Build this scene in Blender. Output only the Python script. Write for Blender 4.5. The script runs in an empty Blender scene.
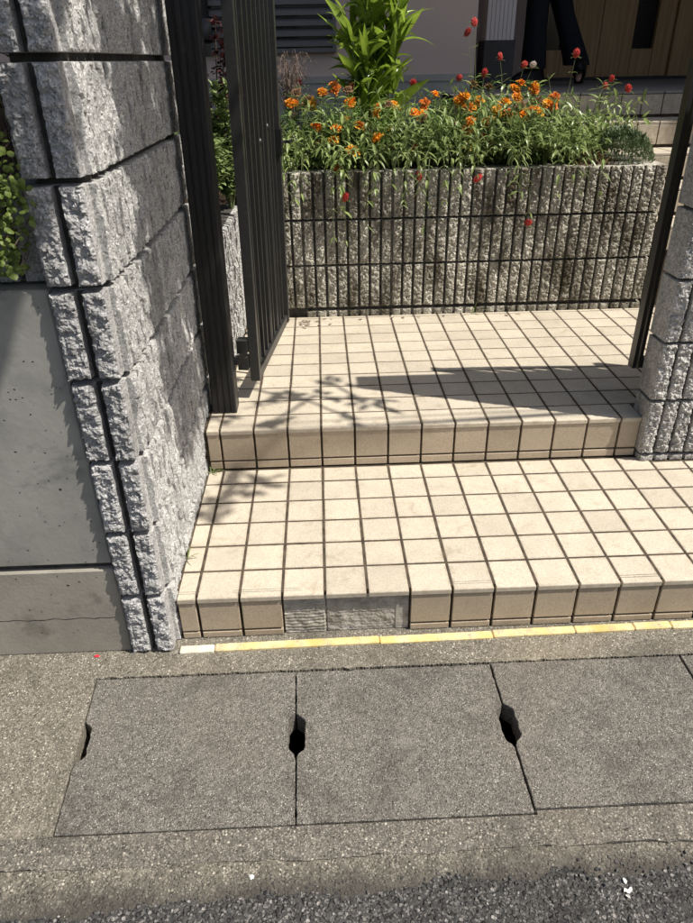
import bpy, bmesh, math, random
from mathutils import Vector, Matrix, Euler, noise
random.seed(7)
SC = bpy.context.scene
COL = SC.collection

# ------------------------------------------------------------------ camera
cam = bpy.data.objects.new('camera', bpy.data.cameras.new('camera'))
COL.objects.link(cam)
cam.location = (0.3517, -1.35, 1.3223)
cam.rotation_euler = (math.radians(59.680), math.radians(0.939), math.radians(-2.251))
cam.data.sensor_fit = 'HORIZONTAL'
cam.data.sensor_width = 36
cam.data.lens = 687.18 / 693 * 36
cam.data.clip_start = 0.02
cam.data.clip_end = 600
SC.camera = cam

# ------------------------------------------------------------------ sky, sun, exposure
SUN_EL, SUN_AZ = math.radians(55.4), math.radians(20.0)      # azimuth: from +X towards -Y
SV = Vector((math.cos(SUN_EL) * math.cos(SUN_AZ), -math.cos(SUN_EL) * math.sin(SUN_AZ), math.sin(SUN_EL)))
w = bpy.data.worlds.new('World'); SC.world = w; w.use_nodes = True
nt = w.node_tree
sky = nt.nodes.new('ShaderNodeTexSky'); sky.sky_type = 'NISHITA'; sky.sun_disc = False
sky.sun_elevation = SUN_EL
sky.sun_rotation = math.atan2(SV.x, SV.y)
sky.dust_density = 2.5; sky.ozone_density = 0.4
bg = nt.nodes['Background']; bg.inputs['Strength'].default_value = 0.075
nt.links.new(sky.outputs[0], bg.inputs['Color'])
sl = bpy.data.lights.new('sun', 'SUN'); sl.energy = 4.9; sl.angle = math.radians(0.55); sl.color = (1, .955, .87)
sun = bpy.data.objects.new('sun', sl); COL.objects.link(sun)
sun.location = SV * 30
sun.rotation_euler = SV.to_track_quat('Z', 'Y').to_euler()
vs = SC.view_settings
vs.view_transform = 'Standard'; vs.look = 'None'; vs.gamma = 1; vs.use_curve_mapping = False
vs.exposure = 0.36

# ------------------------------------------------------------------ helpers
def tag(o, label=None, cat=None, group=None, kind=None):
    if label: o['label'] = label
    if cat: o['category'] = cat
    if group: o['group'] = group
    if kind: o['kind'] = kind
    return o
def root(name, loc, label, cat, group=None, rz=0.0, kind=None):
    o = bpy.data.objects.new(name, None); COL.objects.link(o)
    o.empty_display_size = .05
    o.location = loc; o.rotation_euler = (0, 0, rz)
    return tag(o, label, cat, group, kind)
def obj(name, me, parent=None, loc=(0, 0, 0), rot=(0, 0, 0), mat=None, scale=None):
    """loc is world space for unrotated parents (the parent's own location is taken off)"""
    o = bpy.data.objects.new(name, me); COL.objects.link(o)
    l = Vector(loc)
    if parent is not None:
        o.parent = parent; l = l - parent_loc(parent)
    o.location = l; o.rotation_euler = rot
    if scale: o.scale = scale
    if mat and not me.materials: me.materials.append(mat)
    return o
def parent_loc(p):
    l = Vector(p.location)
    while p.parent is not None:
        p = p.parent; l += p.location
    return l
def part(name, me, parent, loc=(0, 0, 0), rot=(0, 0, 0), mat=None, scale=None):
    """loc is local to the parent"""
    o = bpy.data.objects.new(name, me); COL.objects.link(o)
    o.parent = parent; o.location = loc; o.rotation_euler = rot
    if scale: o.scale = scale
    if mat and not me.materials: me.materials.append(mat)
    return o
class MB:
    def __init__(s): s.v = []; s.f = []
    def add(s, vs, fs):
        b = len(s.v); s.v += [tuple(v) for v in vs]; s.f += [tuple(i + b for i in f) for f in fs]; return s
    def box(s, a, b):
        (x0, y0, z0), (x1, y1, z1) = a, b
        return s.add([(x0,y0,z0),(x1,y0,z0),(x1,y1,z0),(x0,y1,z0),(x0,y0,z1),(x1,y0,z1),(x1,y1,z1),(x0,y1,z1)],
                     [(0,3,2,1),(4,5,6,7),(0,1,5,4),(1,2,6,5),(2,3,7,6),(3,0,4,7)])
    def tube(s, pts, r, n=6, cap=True):
        pts = [Vector(p) for p in pts]; k = len(pts)
        rs = r if isinstance(r, (list, tuple)) else [r] * k
        vv = []; ref = None
        for i, p in enumerate(pts):
            t = (pts[min(i+1, k-1)] - pts[max(i-1, 0)]).normalized()
            if ref is None:
                ref = Vector((1, 0, 0)) if abs(t.x) < .9 else Vector((0, 1, 0))
            a = t.cross(ref)
            if a.length < 1e-5: a = t.orthogonal()
            a.normalize(); bq = t.cross(a); ref = bq.cross(t) * 1.0
            ref = -ref if ref.dot(Vector((1, 0, 0))) < -2 else ref
            for j in range(n):
                an = 2 * math.pi * j / n
                vv.append(p + (a * math.cos(an) + bq * math.sin(an)) * rs[i])
        ff = []
        for i in range(k - 1):
            for j in range(n):
                ff.append((i*n+j, i*n+(j+1) % n, (i+1)*n+(j+1) % n, (i+1)*n+j))
        if cap:
            ff.append(tuple(range(n-1, -1, -1))); ff.append(tuple((k-1)*n + j for j in range(n)))
        return s.add(vv, ff)
    def prism(s, poly, z0, z1):
        n = len(poly)
        return s.add([(x, y, z0) for x, y in poly] + [(x, y, z1) for x, y in poly],
                     [tuple(range(n-1, -1, -1)), tuple(range(n, 2*n))] + [(i, (i+1) % n, n+(i+1) % n, n+i) for i in range(n)])
    def mesh(s, name, mat=None, smooth=False):
        me = bpy.data.meshes.new(name); me.from_pydata(s.v, [], s.f); me.update()
        if mat: me.materials.append(mat)
        if smooth: me.shade_smooth()
        return me
def bevbox(name, w, d, h, b, mat, seg=1):
    bm = bmesh.new(); bmesh.ops.create_cube(bm, size=1)
    for v in bm.verts: v.co = Vector((v.co.x * w, v.co.y * d, v.co.z * h))
    bmesh.ops.bevel(bm, geom=bm.edges[:], offset=b, segments=seg, affect='EDGES', profile=.5)
    me = bpy.data.meshes.new(name); bm.to_mesh(me); bm.free(); me.materials.append(mat)
    return me
_cache = {}
def tile_mesh(w, d, h, b, mat):
    k = (round(w, 4), round(d, 4), round(h, 4), mat.name)
    if k not in _cache: _cache[k] = bevbox('tile', w, d, h, b, mat)
    return _cache[k]
def R(a, b): return random.uniform(a, b)

# ------------------------------------------------------------------ materials
class NT:
    def __init__(s, name):
        s.m = bpy.data.materials.new(name); s.m.use_nodes = True
        s.t = s.m.node_tree; s.n = s.t.nodes; s.b = s.n['Principled BSDF']; s.out = s.n['Material Output']
        s.geo = s.n.new('ShaderNodeNewGeometry'); s.P = s.geo.outputs['Position']
        s.oi = s.n.new('ShaderNodeObjectInfo')
    def L(s, a, b): s.t.links.new(a, b)
    def noise(s, scale, detail=4, rough=.55, vec=None, dist=0.0):
        n = s.n.new('ShaderNodeTexNoise'); n.inputs['Scale'].default_value = scale; n.inputs['Detail'].default_value = detail
        n.inputs['Roughness'].default_value = rough; n.inputs['Distortion'].default_value = dist
        s.L(vec or s.P, n.inputs['Vector']); return n.outputs['Fac']
    def voro(s, scale, feature='F1', out='Distance', vec=None, rnd=1.0):
        n = s.n.new('ShaderNodeTexVoronoi'); n.feature = feature; n.inputs['Scale'].default_value = scale
        n.inputs['Randomness'].default_value = rnd
        s.L(vec or s.P, n.inputs['Vector']); return n.outputs[out]
    def ramp(s, fac, stops, interp='LINEAR'):
        n = s.n.new('ShaderNodeValToRGB'); n.color_ramp.interpolation = interp
        e = n.color_ramp.elements
        while len(e) < len(stops): e.new(.5)
        for k, (p, c) in enumerate(stops):
            e[k].position = p
            e[k].color = (c, c, c, 1) if isinstance(c, (int, float)) else (*c, 1)
        s.L(fac, n.inputs['Fac']); return n.outputs['Color']
    def mix(s, fac, a, b, mode='MIX'):
        n = s.n.new('ShaderNodeMix'); n.data_type = 'RGBA'; n.blend_type = mode
        for k, v in ((0, fac), (6, a), (7, b)):
            if hasattr(v, 'links'): s.L(v, n.inputs[k])
            elif k == 0: n.inputs[0].default_value = v
            else: n.inputs[k].default_value = (*v, 1)
        return n.outputs[2]
    def math(s, op, a, b=0.0):
        n = s.n.new('ShaderNodeMath'); n.operation = op
        for k, v in ((0, a), (1, b)):
            if hasattr(v, 'links'): s.L(v, n.inputs[k])
            else: n.inputs[k].default_value = v
        return n.outputs[0]
    def scalevec(s, v):
        n = s.n.new('ShaderNodeMapping'); n.inputs['Scale'].default_value = v; s.L(s.P, n.inputs['Vector']); return n.outputs[0]
    def vary(s, col, lo, hi):
        n = s.n.new('ShaderNodeMapRange'); n.inputs['To Min'].default_value = lo; n.inputs['To Max'].default_value = hi
        s.L(s.oi.outputs['Random'], n.inputs['Value'])
        h = s.n.new('ShaderNodeHueSaturation'); s.L(n.outputs[0], h.inputs['Value']); s.L(col, h.inputs['Color'])
        return h.outputs['Color']
    def bump(s, h, strength, dist):
        n = s.n.new('ShaderNodeBump'); n.inputs['Strength'].default_value = strength; n.inputs['Distance'].default_value = dist
        s.L(h, n.inputs['Height'])
        if s.b.inputs['Normal'].links: s.L(s.b.inputs['Normal'].links[0].from_socket, n.inputs['Normal'])
        s.L(n.outputs[0], s.b.inputs['Normal']); return s
    def done(s, col, rough=.8, metal=0.0, spec=.3, trans=0.0):
        if hasattr(col, 'links'): s.L(col, s.b.inputs['Base Color'])
        else: s.b.inputs['Base Color'].default_value = (*col, 1)
        if hasattr(rough, 'links'): s.L(rough, s.b.inputs['Roughness'])
        else: s.b.inputs['Roughness'].default_value = rough
        s.b.inputs['Metallic'].default_value = metal
        s.b.inputs['Specular IOR Level'].default_value = spec
        if trans:
            t = s.n.new('ShaderNodeBsdfTranslucent'); mx = s.n.new('ShaderNodeMixShader'); mx.inputs[0].default_value = trans
            if hasattr(col, 'links'): s.L(col, t.inputs['Color'])
            else: t.inputs['Color'].default_value = (*col, 1)
            s.L(s.b.outputs[0], mx.inputs[1]); s.L(t.outputs[0], mx.inputs[2]); s.L(mx.outputs[0], s.out.inputs['Surface'])
        return s.m

def m_aggregate(name, base, dark, light, scale, light_amt, warm=(.3, .24, .16), bs=.5, bd=.002, tail=None):
    n = NT(name)
    c = n.mix(n.ramp(n.noise(3.1, 5, .6), [(.35, 0), (.7, 1)]), dark, base)
    c = n.mix(n.ramp(n.noise(60, 4, .7), [(.35, 0), (.65, 1)]), c, tuple(v * 1.35 for v in base))
    cell = n.voro(scale, out='Color')
    sep = n.n.new('ShaderNodeSeparateColor'); n.L(cell, sep.inputs[0])
    stone = n.ramp(sep.outputs[0], [(0, tuple(v * .45 for v in dark)), (.5, base), (.85, light), (1, tuple(min(1, v * 1.25) for v in light))])
    pick = n.ramp(sep.outputs[1], [(1 - light_amt - .03, 0), (1 - light_amt, 1)])
    near = n.ramp(n.voro(scale), [(.33, 1), (.5, 0)])
    c = n.mix(n.math('MULTIPLY', pick, near), c, stone)
    c2 = n.voro(scale * 2.6, out='Color'); s2 = n.n.new('ShaderNodeSeparateColor'); n.L(c2, s2.inputs[0])
    c = n.mix(n.ramp(s2.outputs[0], [(.8, 0), (.84, .55)]), c, light)
    c = n.mix(n.ramp(s2.outputs[1], [(.8, 0), (.84, .6)]), c, tuple(v * .35 for v in dark))
    c = n.mix(n.ramp(n.noise(1.7, 3), [(.55, 0), (.8, .35)]), c, warm)
    c = n.mix(n.ramp(n.noise(5.5, 6, .65, dist=.8), [(.5, 0), (.68, .5)]), c, tuple(v * .62 for v in dark))
    c = n.mix(n.ramp(n.noise(11, 5, .6), [(.58, 0), (.72, .35)]), c, tuple(min(1, v * 2.1) for v in base))
    if tail: c = tail(n, c)
    n.bump(n.noise(70, 5, .65), bs, bd * 1.5)
    n.bump(near, bs, bd)
    n.bump(n.noise(420, 2), bs * .6, bd * .4)
    return n.done(c, .88, spec=.25)

M = {}
M['asphalt'] = m_aggregate('asphalt', (.060, .058, .056), (.038, .037, .036), (.30, .28, .26), 105, .40, (.09, .08, .065), .9, .005)
M['gutter_concrete'] = m_aggregate('gutter_concrete', (.125, .113, .096), (.085, .077, .065), (.42, .38, .32), 170, .42, (.24, .20, .145), .6, .002)
M['cover_concrete'] = m_aggregate('cover_concrete', (.142, .130, .112), (.092, .084, .072), (.40, .37, .33), 235, .5, (.19, .16, .125), .8, .0022)
M['edge_concrete'] = m_aggregate('edge_concrete', (.155, .139, .112), (.105, .094, .075), (.46, .42, .35), 175, .4, (.32, .26, .17), .6, .002)

def roadside(n, c):      # road dirt trodden into the outer edge of the concrete
    sp = n.n.new('ShaderNodeSeparateXYZ'); n.L(n.P, sp.inputs[0])
    t = n.math('ADD', n.math('MULTIPLY', sp.outputs[1], -14.0), n.math('MULTIPLY', n.noise(13, 6, .7), 1.6))
    t = n.math('ADD', t, n.math('MULTIPLY', sp.outputs[0], .38))
    return n.mix(n.ramp(n.math('SUBTRACT', t, 9.1), [(.15, 0), (.95, .9)]), c, (.055, .050, .043))
M['slurry'] = m_aggregate('slurry_concrete', (.145, .13, .105), (.098, .088, .07), (.46, .42, .35), 150, .42, (.24, .20, .14), .7, .0024, tail=roadside)
def m_tile(name, base, rnd=(.91, 1.06), grime=True):
    n = NT(name)
    c = n.mix(n.ramp(n.noise(330, 4, .8), [(.38, 0), (.58, 1)]), tuple(v * .70 for v in base), tuple(min(1, v * 1.08) for v in base))
    c = n.mix(n.ramp(n.noise(420, 2), [(.66, 0), (.70, .6)]), c, (.22, .15, .08))
    c = n.mix(n.ramp(n.noise(7, 5, .65), [(.45, 0), (.75, .6)]), c, tuple(v * .68 for v in base))
    st = n.ramp(n.noise(16, 6, .7, dist=.6), [(.56, 0), (.72, .5)])
    c = n.mix(st, c, (.30, .22, .14))
    c = n.mix(n.ramp(n.noise(55, 5, .75), [(.62, 0), (.70, .45)]), c, (.24, .17, .11))
    tc = n.n.new('ShaderNodeTexCoord'); sp = n.n.new('ShaderNodeSeparateXYZ'); n.L(tc.outputs['Generated'], sp.inputs[0])
    ex = n.math('ABSOLUTE', n.math('SUBTRACT', sp.outputs[0], .5)); ey = n.math('ABSOLUTE', n.math('SUBTRACT', sp.outputs[1], .5))
    e = n.math('ADD', n.math('MAXIMUM', ex, ey), n.math('MULTIPLY', n.math('SUBTRACT', n.noise(38, 5, .7), .5), .34))
    c = n.mix(n.ramp(e, [(.44, 0), (.56, .55)]), c, (.27, .21, .145)) if grime else c
    c = n.vary(c, *rnd)
    n.bump(n.noise(600, 3), .25, .0006)
    return n.done(c, n.ramp(n.noise(30, 3), [(.3, .42), (.7, .62)]), spec=.4)
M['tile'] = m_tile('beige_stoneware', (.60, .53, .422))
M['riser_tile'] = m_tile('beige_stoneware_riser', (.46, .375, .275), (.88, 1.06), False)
n = NT('grout'); c = n.mix(n.ramp(n.noise(30, 5), [(.35, 0), (.7, 1)]), (.045, .034, .024), (.115, .088, .06))
n.bump(n.noise(300, 3), .5, .001); M['grout'] = n.done(c, .9)
n = NT('mortar_patch')
v = n.scalevec((22, 22, 230)); wv = n.noise(1.0, 4, .6, vec=v, dist=.8)
c = n.mix(n.ramp(n.math('ADD', n.math('MULTIPLY', wv, .35), n.math('MULTIPLY', n.noise(22, 5), .65)), [(.38, 0), (.62, 1)]), (.24, .22, .185), (.46, .43, .385))
c = n.mix(n.ramp(n.noise(60, 4), [(.55, 0), (.7, .7)]), c, (.42, .38, .32))
n.bump(wv, .5, .002); n.bump(n.noise(120, 5, .7), .6, .002); M['mortar_patch'] = n.done(c, .95)

def m_stone(name, a, b, dirt, dirt_amt, rnd=(.85, 1.1), bd=.0018):
    n = NT(name)
    c = n.mix(n.ramp(n.noise(45, 6, .7), [(.35, 0), (.65, 1)]), a, b)
    sp = n.voro(330, out='Color'); s = n.n.new('ShaderNodeSeparateColor'); n.L(sp, s.inputs[0])
    c = n.mix(n.ramp(s.outputs[0], [(.84, 0), (.88, .6)]), c, tuple(v * .35 for v in a))
    c = n.mix(n.ramp(s.outputs[1], [(.80, 0), (.84, .6)]), c, tuple(min(.8, v * 1.45) for v in b))
    st = n.ramp(n.noise(1.0, 5, .62, vec=n.scalevec((9, 9, 3.2))), [(.62 - dirt_amt * .3, 0), (.78 - dirt_amt * .2, min(1, .35 + dirt_amt))])
    c = n.mix(st, c, dirt)
    c = n.vary(c, *rnd)
    n.bump(n.noise(170, 6, .7), .9, bd * 1.4); n.bump(n.voro(260), .35, bd * .6)
    return n.done(c, .9, spec=.25)
M['grey_stone'] = m_stone('grey_split_face_stone', (.27, .265, .26), (.47, .46, .45), (.12, .115, .11), .25)
M['white_stone'] = m_stone('pale_split_face_stone', (.30, .295, .285), (.51, .50, .48), (.14, .135, .13), .28, (.86, 1.06))
M['brown_stone'] = m_stone('weathered_split_face_stone', (.30, .275, .225), (.60, .56, .48), (.085, .072, .047), .62)
M['right_stone'] = m_stone('speckled_split_face_stone', (.26, .25, .235), (.52, .50, .47), (.12, .108, .092), .32)
n = NT('dark_mortar_groove'); c = n.mix(n.ramp(n.noise(40, 4), [(.35, 0), (.7, 1)]), (.040, .037, .033), (.095, .09, .08))  # near-black tone of the mortar joints, also set on the rib groove floors
n.bump(n.noise(260, 4), .6, .0015); M['dark_mortar_groove'] = n.done(c, .95)

n = NT('cast_concrete')
c = n.mix(n.ramp(n.noise(2.6, 6, .62), [(.3, 0), (.72, 1)]), (.235, .228, .20), (.40, .388, .345))
c = n.mix(n.ramp(n.noise(9, 5, .6), [(.5, 0), (.75, .6)]), c, (.15, .15, .14))
c = n.mix(n.ramp(n.noise(1.0, 4, .6, vec=n.scalevec((14, 14, 1.4))), [(.55, 0), (.75, .35)]), c, (.10, .10, .092))
c = n.mix(n.ramp(n.noise(3.4, 6, .7, dist=1.2), [(.56, 0), (.70, .65)]), c, (.105, .108, .10))
c = n.mix(n.ramp(n.noise(300, 3), [(.4, 0), (.7, .3)]), c, (.33, .32, .30))
n.bump(n.noise(90, 5), .3, .0015); n.bump(n.noise(500, 2), .2, .0006); M['cast_concrete'] = n.done(c, .85)
n = NT('rough_concrete')
c = n.mix(n.ramp(n.noise(5, 6, .65), [(.3, 0), (.7, 1)]), (.22, .205, .17), (.37, .34, .29))
c = n.mix(n.ramp(n.noise(300, 3, .7), [(.5, 0), (.66, .6)]), c, (.33, .30, .25))
c = n.mix(n.ramp(n.noise(14, 4), [(.58, 0), (.75, .6)]), c, (.10, .09, .07))
n.bump(n.noise(120, 6, .7), .5, .002); M['rough_concrete'] = n.done(c, .9)
n = NT('pit'); M['pit'] = n.done((.02, .02, .019), 1)
n = NT('yellow_strip')
c = n.mix(n.ramp(n.noise(16, 5), [(.35, 0), (.7, 1)]), (.66, .48, .17), (.78, .66, .38))
c = n.mix(n.ramp(n.noise(26, 6, .75), [(.50, 0), (.64, .85)]), c, (.42, .36, .27)); c = n.mix(n.ramp(n.noise(90, 4, .7), [(.6, 0), (.68, .7)]), c, (.22, .19, .15)); c = n.vary(c, .88, 1.1)
n.bump(n.noise(200, 3), .3, .001); M['yellow'] = n.done(c, .75)
n = NT('white_strip'); c = n.mix(n.ramp(n.noise(30, 5), [(.35, 0), (.7, 1)]), (.55, .5, .4), (.78, .73, .6)); M['white_strip'] = n.done(c, .75)

n = NT('dark_aluminium')
c = n.mix(n.ramp(n.noise(1, 4, vec=n.scalevec((60, 60, 3))), [(.4, 0), (.7, 1)]), (.020, .020, .020), (.034, .033, .033))
c = n.mix(n.ramp(n.noise(30, 5, .7), [(.6, 0), (.75, .4)]), c, (.10, .092, .08))
n.bump(n.noise(200, 3), .08, .0006); M['aluminium'] = n.done(c, .42, metal=.35, spec=.45)
n = NT('black_gate_metal')
c = n.mix(n.ramp(n.noise(80, 4), [(.55, 0), (.75, .5)]), (.040, .0395, .038), (.085, .082, .077)); n.bump(n.noise(250, 3), .15, .0006)
M['gate'] = n.done(c, .38, metal=.3, spec=.5)
n = NT('soil'); c = n.mix(n.ramp(n.noise(60, 6, .7), [(.35, 0), (.7, 1)]), (.018, .012, .008), (.07, .048, .03)); n.bump(n.noise(120, 5), 1, .006); M['soil'] = n.done(c, 1, spec=.1)

def m_leaf(name, a, b, tip=None, trans=.3, rough=.5, yellow=.0, scale=35):
    n = NT(name)
    c = n.mix(n.ramp(n.noise(scale, 3), [(.3, 0), (.7, 1)]), a, b)
    if yellow: c = n.mix(n.ramp(n.noise(9, 3), [(.62, 0), (.72, yellow)]), c, (.30, .25, .06))
    c = n.mix(n.ramp(n.noise(300, 2), [(.4, 0), (.8, .25)]), c, tuple(v * 1.5 for v in b))
    c = n.vary(c, .8, 1.2)
    return n.done(c, rough, spec=.35, trans=trans)
M['globe_leaf'] = m_leaf('globe_flower_leaf', (.12, .18, .048), (.33, .40, .145), trans=.32, rough=.35)
M['marigold_leaf'] = m_leaf('marigold_leaf', (.055, .125, .025), (.15, .26, .055), trans=.25)
M['broad_leaf'] = m_leaf('broad_leaf', (.105, .185, .02), (.33, .44, .06), trans=.42, rough=.25, yellow=.5, scale=12)
M['shrub_leaf'] = m_leaf('shrub_leaf', (.14, .20, .06), (.32, .40, .16), trans=.3)
M['red_leaf'] = m_leaf('red_leaf', (.035, .010, .012), (.075, .022, .022), trans=.25)
M['creeper_leaf'] = m_leaf('creeper_leaf', (.09, .14, .025), (.22, .28, .06), trans=.3, yellow=.4)
M['sedum_leaf'] = m_leaf('sedum_leaf', (.07, .105, .045), (.16, .21, .095), trans=.15)
M['brown_leaf'] = m_leaf('brown_leaf', (.16, .085, .04), (.28, .17, .09), trans=.15, rough=.8)
M['tree_leaf'] = m_leaf('tree_leaf', (.03, .07, .015), (.06, .12, .03), trans=.15)
n = NT('stem'); M['stem'] = n.done(n.mix(n.noise(20), (.09, .12, .04), (.17, .19, .09)), .6)
n = NT('twig'); M['twig'] = n.done(n.mix(n.noise(50), (.16, .11, .085), (.33, .25, .21)), .9)
n = NT('bark'); c = n.mix(n.noise(40, 5), (.05, .035, .025), (.13, .10, .075)); n.bump(n.noise(60, 5), .8, .006); M['bark'] = n.done(c, .95)
n = NT('marigold_petal'); c = n.mix(n.ramp(n.noise(28, 4), [(.38, 0), (.62, 1)]), (.78, .19, .008), (.90, .42, .03)); c = n.vary(c, .7, 1.25); M['orange'] = n.done(c, .6, trans=.2)
n = NT('yellow_petal'); c = n.mix(n.noise(60), (.80, .46, .03), (.88, .62, .08)); M['yellow_petal'] = n.done(c, .6, trans=.2)
n = NT('amber_petal'); c = n.mix(n.ramp(n.noise(40, 4), [(.38, 0), (.62, 1)]), (.82, .30, .01), (.92, .56, .06)); c = n.vary(c, .75, 1.2); M['amber'] = n.done(c, .6, trans=.2)
n = NT('rust_petal'); c = n.mix(n.ramp(n.noise(160, 3), [(.4, 0), (.6, 1)]), (.45, .055, .01), (.80, .30, .03)); M['rust'] = n.done(c, .6, trans=.15)
n = NT('globe_flower'); c = n.mix(n.ramp(n.noise(150, 3), [(.35, 0), (.68, 1)]), (.42, .022, .022), (.70, .10, .08)); c = n.vary(c, .8, 1.15); M['globe'] = n.done(c, .65, trans=.15)
n = NT('pale_petal'); M['pale'] = n.done(n.mix(n.noise(90), (.62, .48, .42), (.75, .66, .6)), .7, trans=.2)

n = NT('house_render'); c = n.mix(n.noise(3, 4), (.54, .425, .375), (.60, .475, .42)); n.bump(n.noise(300, 3), .3, .001); M['render'] = n.done(c, .9)
n = NT('plinth'); c = n.mix(n.noise(6, 5), (.30, .29, .27), (.44, .42, .39)); M['plinth'] = n.done(c, .85)
n = NT('siding'); c = n.mix(n.noise(200, 2), (.68, .61, .58), (.74, .67, .64)); n.bump(n.noise(250, 3), .5, .001); M['siding'] = n.done(c, .85)
n = NT('dark_cladding'); M['dark_clad'] = n.done(n.mix(n.noise(20), (.05, .046, .046), (.075, .07, .07)), .6)
n = NT('shutter'); M['shutter'] = n.done(n.mix(n.noise(10), (.13, .125, .13), (.17, .165, .17)), .4, metal=.2)
n = NT('door_wood')
wv = n.noise(1.0, 5, .6, vec=n.scalevec((45, 45, 1.6)), dist=.5)
c = n.mix(n.ramp(wv, [(.35, 0), (.65, 1)]), (.44, .26, .115), (.60, .38, .19)); n.bump(wv, .1, .001); M['door_wood'] = n.done(c, .5)
n = NT('dark_glass'); M['dark_glass'] = n.done((.006, .006, .006), .12, spec=.5)
n = NT('grey_pipe'); M['pipe'] = n.done(n.mix(n.noise(10), (.06, .063, .07), (.09, .094, .10)), .5)
n = NT('roof_metal'); M['roof'] = n.done(n.mix(n.noise(5), (.05, .05, .055), (.08, .08, .085)), .6)
n = NT('porch_floor'); c = n.mix(n.noise(40, 5), (.25, .235, .21), (.34, .32, .29)); M['porch_floor'] = n.done(c, .7)
n = NT('black_cloth'); c = n.mix(n.noise(30, 4), (.010, .0105, .014), (.020, .021, .027)); n.bump(n.noise(60, 4), .3, .004); M['cloth'] = n.done(c, .85, spec=.2)
n = NT('shoe'); M['shoe'] = n.done((.012, .012, .013), .5)
n = NT('skin'); M['skin'] = n.done(n.mix(n.noise(20), (.52, .32, .22), (.58, .37, .27)), .55)
n = NT('hair'); M['hair'] = n.done((.012, .009, .007), .5)
n = NT('pebble'); M['pebble'] = n.done(n.mix(n.noise(90), (.62, .60, .56), (.78, .76, .72)), .8)
n = NT('petal_red'); M['petal_red'] = n.done((.75, .03, .05), .6)
n = NT('dry_leaf'); c = n.mix(n.noise(70, 4), (.16, .12, .08), (.42, .37, .30)); M['dry'] = n.done(n.vary(c, .6, 1.3), .9)

# ------------------------------------------------------------------ levels
ZL = 0.141            # lower tread
ZU = 0.2893           # upper landing
YB = 0.6363           # face of the upper riser
YP = 1.7565           # face of the planter
U = 0.11; J = 0.0072  # tile module and joint

# ================================================================== GROUND
m = MB(); m.add([(-60, -60, -.020), (60, -60, -.020), (60, -.60, -.020), (-60, -.60, -.020)], [(0, 1, 2, 3)])
XS = [-60, -12, -3, -1.2] + [-.70 + .0042 * i for i in range(0, 524)] + [1.9, 3, 12, 60]
YS = [-60, -12, -3, -1.3] + [-1.0 + .0042 * i for i in range(0, 104)]
for y in YS:
    for x in XS:
        z = -.0135
        if -.9 < x < 1.7 and y > -1.1:
            q = Vector((x, y, 0)); z += .0018 * noise.noise(q * 95) + .0015 * noise.noise(q * 210) + .004 * noise.noise(q * 9)
        m.v.append((x, y, z))
NXR = len(XS)
for j in range(len(YS) - 1):
    for i in range(NXR - 1):
        a = 4 + j * NXR + i; m.f.append((a, a + 1, a + NXR + 1, a + NXR))
m.f = m.f[1:]; m.f = [tuple(i - 4 for i in f_) for f_ in m.f]; m.v = m.v[4:]
tag(obj('road', m.mesh('road', M['asphalt'])), kind='structure')
m = MB(); m.add([(-60, .05, -.16), (60, .05, -.16), (60, 60, -.16), (-60, 60, -.16)], [(0, 1, 2, 3)])
tag(obj('garden_ground', m.mesh('garden_ground', M['soil'])), kind='structure')

def wobble_line(x0, x1, y, amp, step=.012, seed=0, fr=9):
    k = max(2, int((x1 - x0) / step)); out = []
    for i in range(k + 1):
        x = x0 + (x1 - x0) * i / k
        out.append((x, y + amp * noise.noise(Vector((x * fr, seed, 0))) + amp * .7 * noise.noise(Vector((x * fr * 6, seed + 9, 0)))))
    return out
# front concrete strip of the gutter and its crumbling slurry towards the asphalt
f = wobble_line(-3, 3.4, -.592, .009, seed=3, fr=5); b = [(3.4, -.527), (-3, -.527)]
m = MB(); m.prism([(x, y) for x, y in f] + b, -.12, 0.0)
tag(obj('gutter_edge', m.mesh('gutter_edge', M['gutter_concrete'])), kind='structure')
XS = [-3] + [-.72 + .006 * i for i in range(0, 420)] + [3.4]; YS = [-.70 + .0055 * i for i in range(21)]
m = MB()
for y in YS:
    for x in XS:
        q = Vector((x, y, 3)); t = (-.580 + .028 * (x - .5) - y) / .10
        z = -.0012 - .021 * max(0, t) ** 1.25 + .0032 * noise.noise(q * 26) + .0030 * noise.noise(q * 8) + .0013 * noise.noise(q * 120)
        m.v.append((x, y, min(z, -.0008)))
for j in range(len(YS) - 1):
    for i in range(len(XS) - 1):
        a = j * len(XS) + i; m.f.append((a, a + 1, a + len(XS) + 1, a + len(XS)))
tag(obj('gutter_slurry', m.mesh('gutter_slurry', M['slurry'])), kind='structure')
# back strip of concrete along the wall foot, and the plain bay beside the covers
f = wobble_line(-3, 3.4, -.1195, .0042, seed=5, fr=45, step=.003); f = [p for p in f if p[0] > -.247]; m = MB(); m.prism(f + [(3.4, .02), (f[0][0], .02)], -.12, 0.0015)
tag(obj('wall_foot_strip', m.mesh('wall_foot_strip', M['edge_concrete'])), kind='structure')
m = MB()
r = [(-.2225 - (y + .53) * -.0 - .022 * (y + .53) / .4, y) for y in [-.528 + .01 * k for k in range(41)]]
r = [(x + .0016 * noise.noise(Vector((y * 40, 2, 0))), y) for x, y in r]
m.prism(r + [(-.2475, .02), (-3, .02), (-3, -.528)], -.12, 0.0010)
tag(obj('gutter_bay', m.mesh('gutter_bay', M['edge_concrete'])), kind='structure')
# the channel under the covers
m = MB(); m.box((-.23, -.53, -.32), (3.4, -.12, -.30))
tag(obj('gutter_channel', m.mesh('gutter_channel', M['pit'])), kind='structure')

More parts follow.
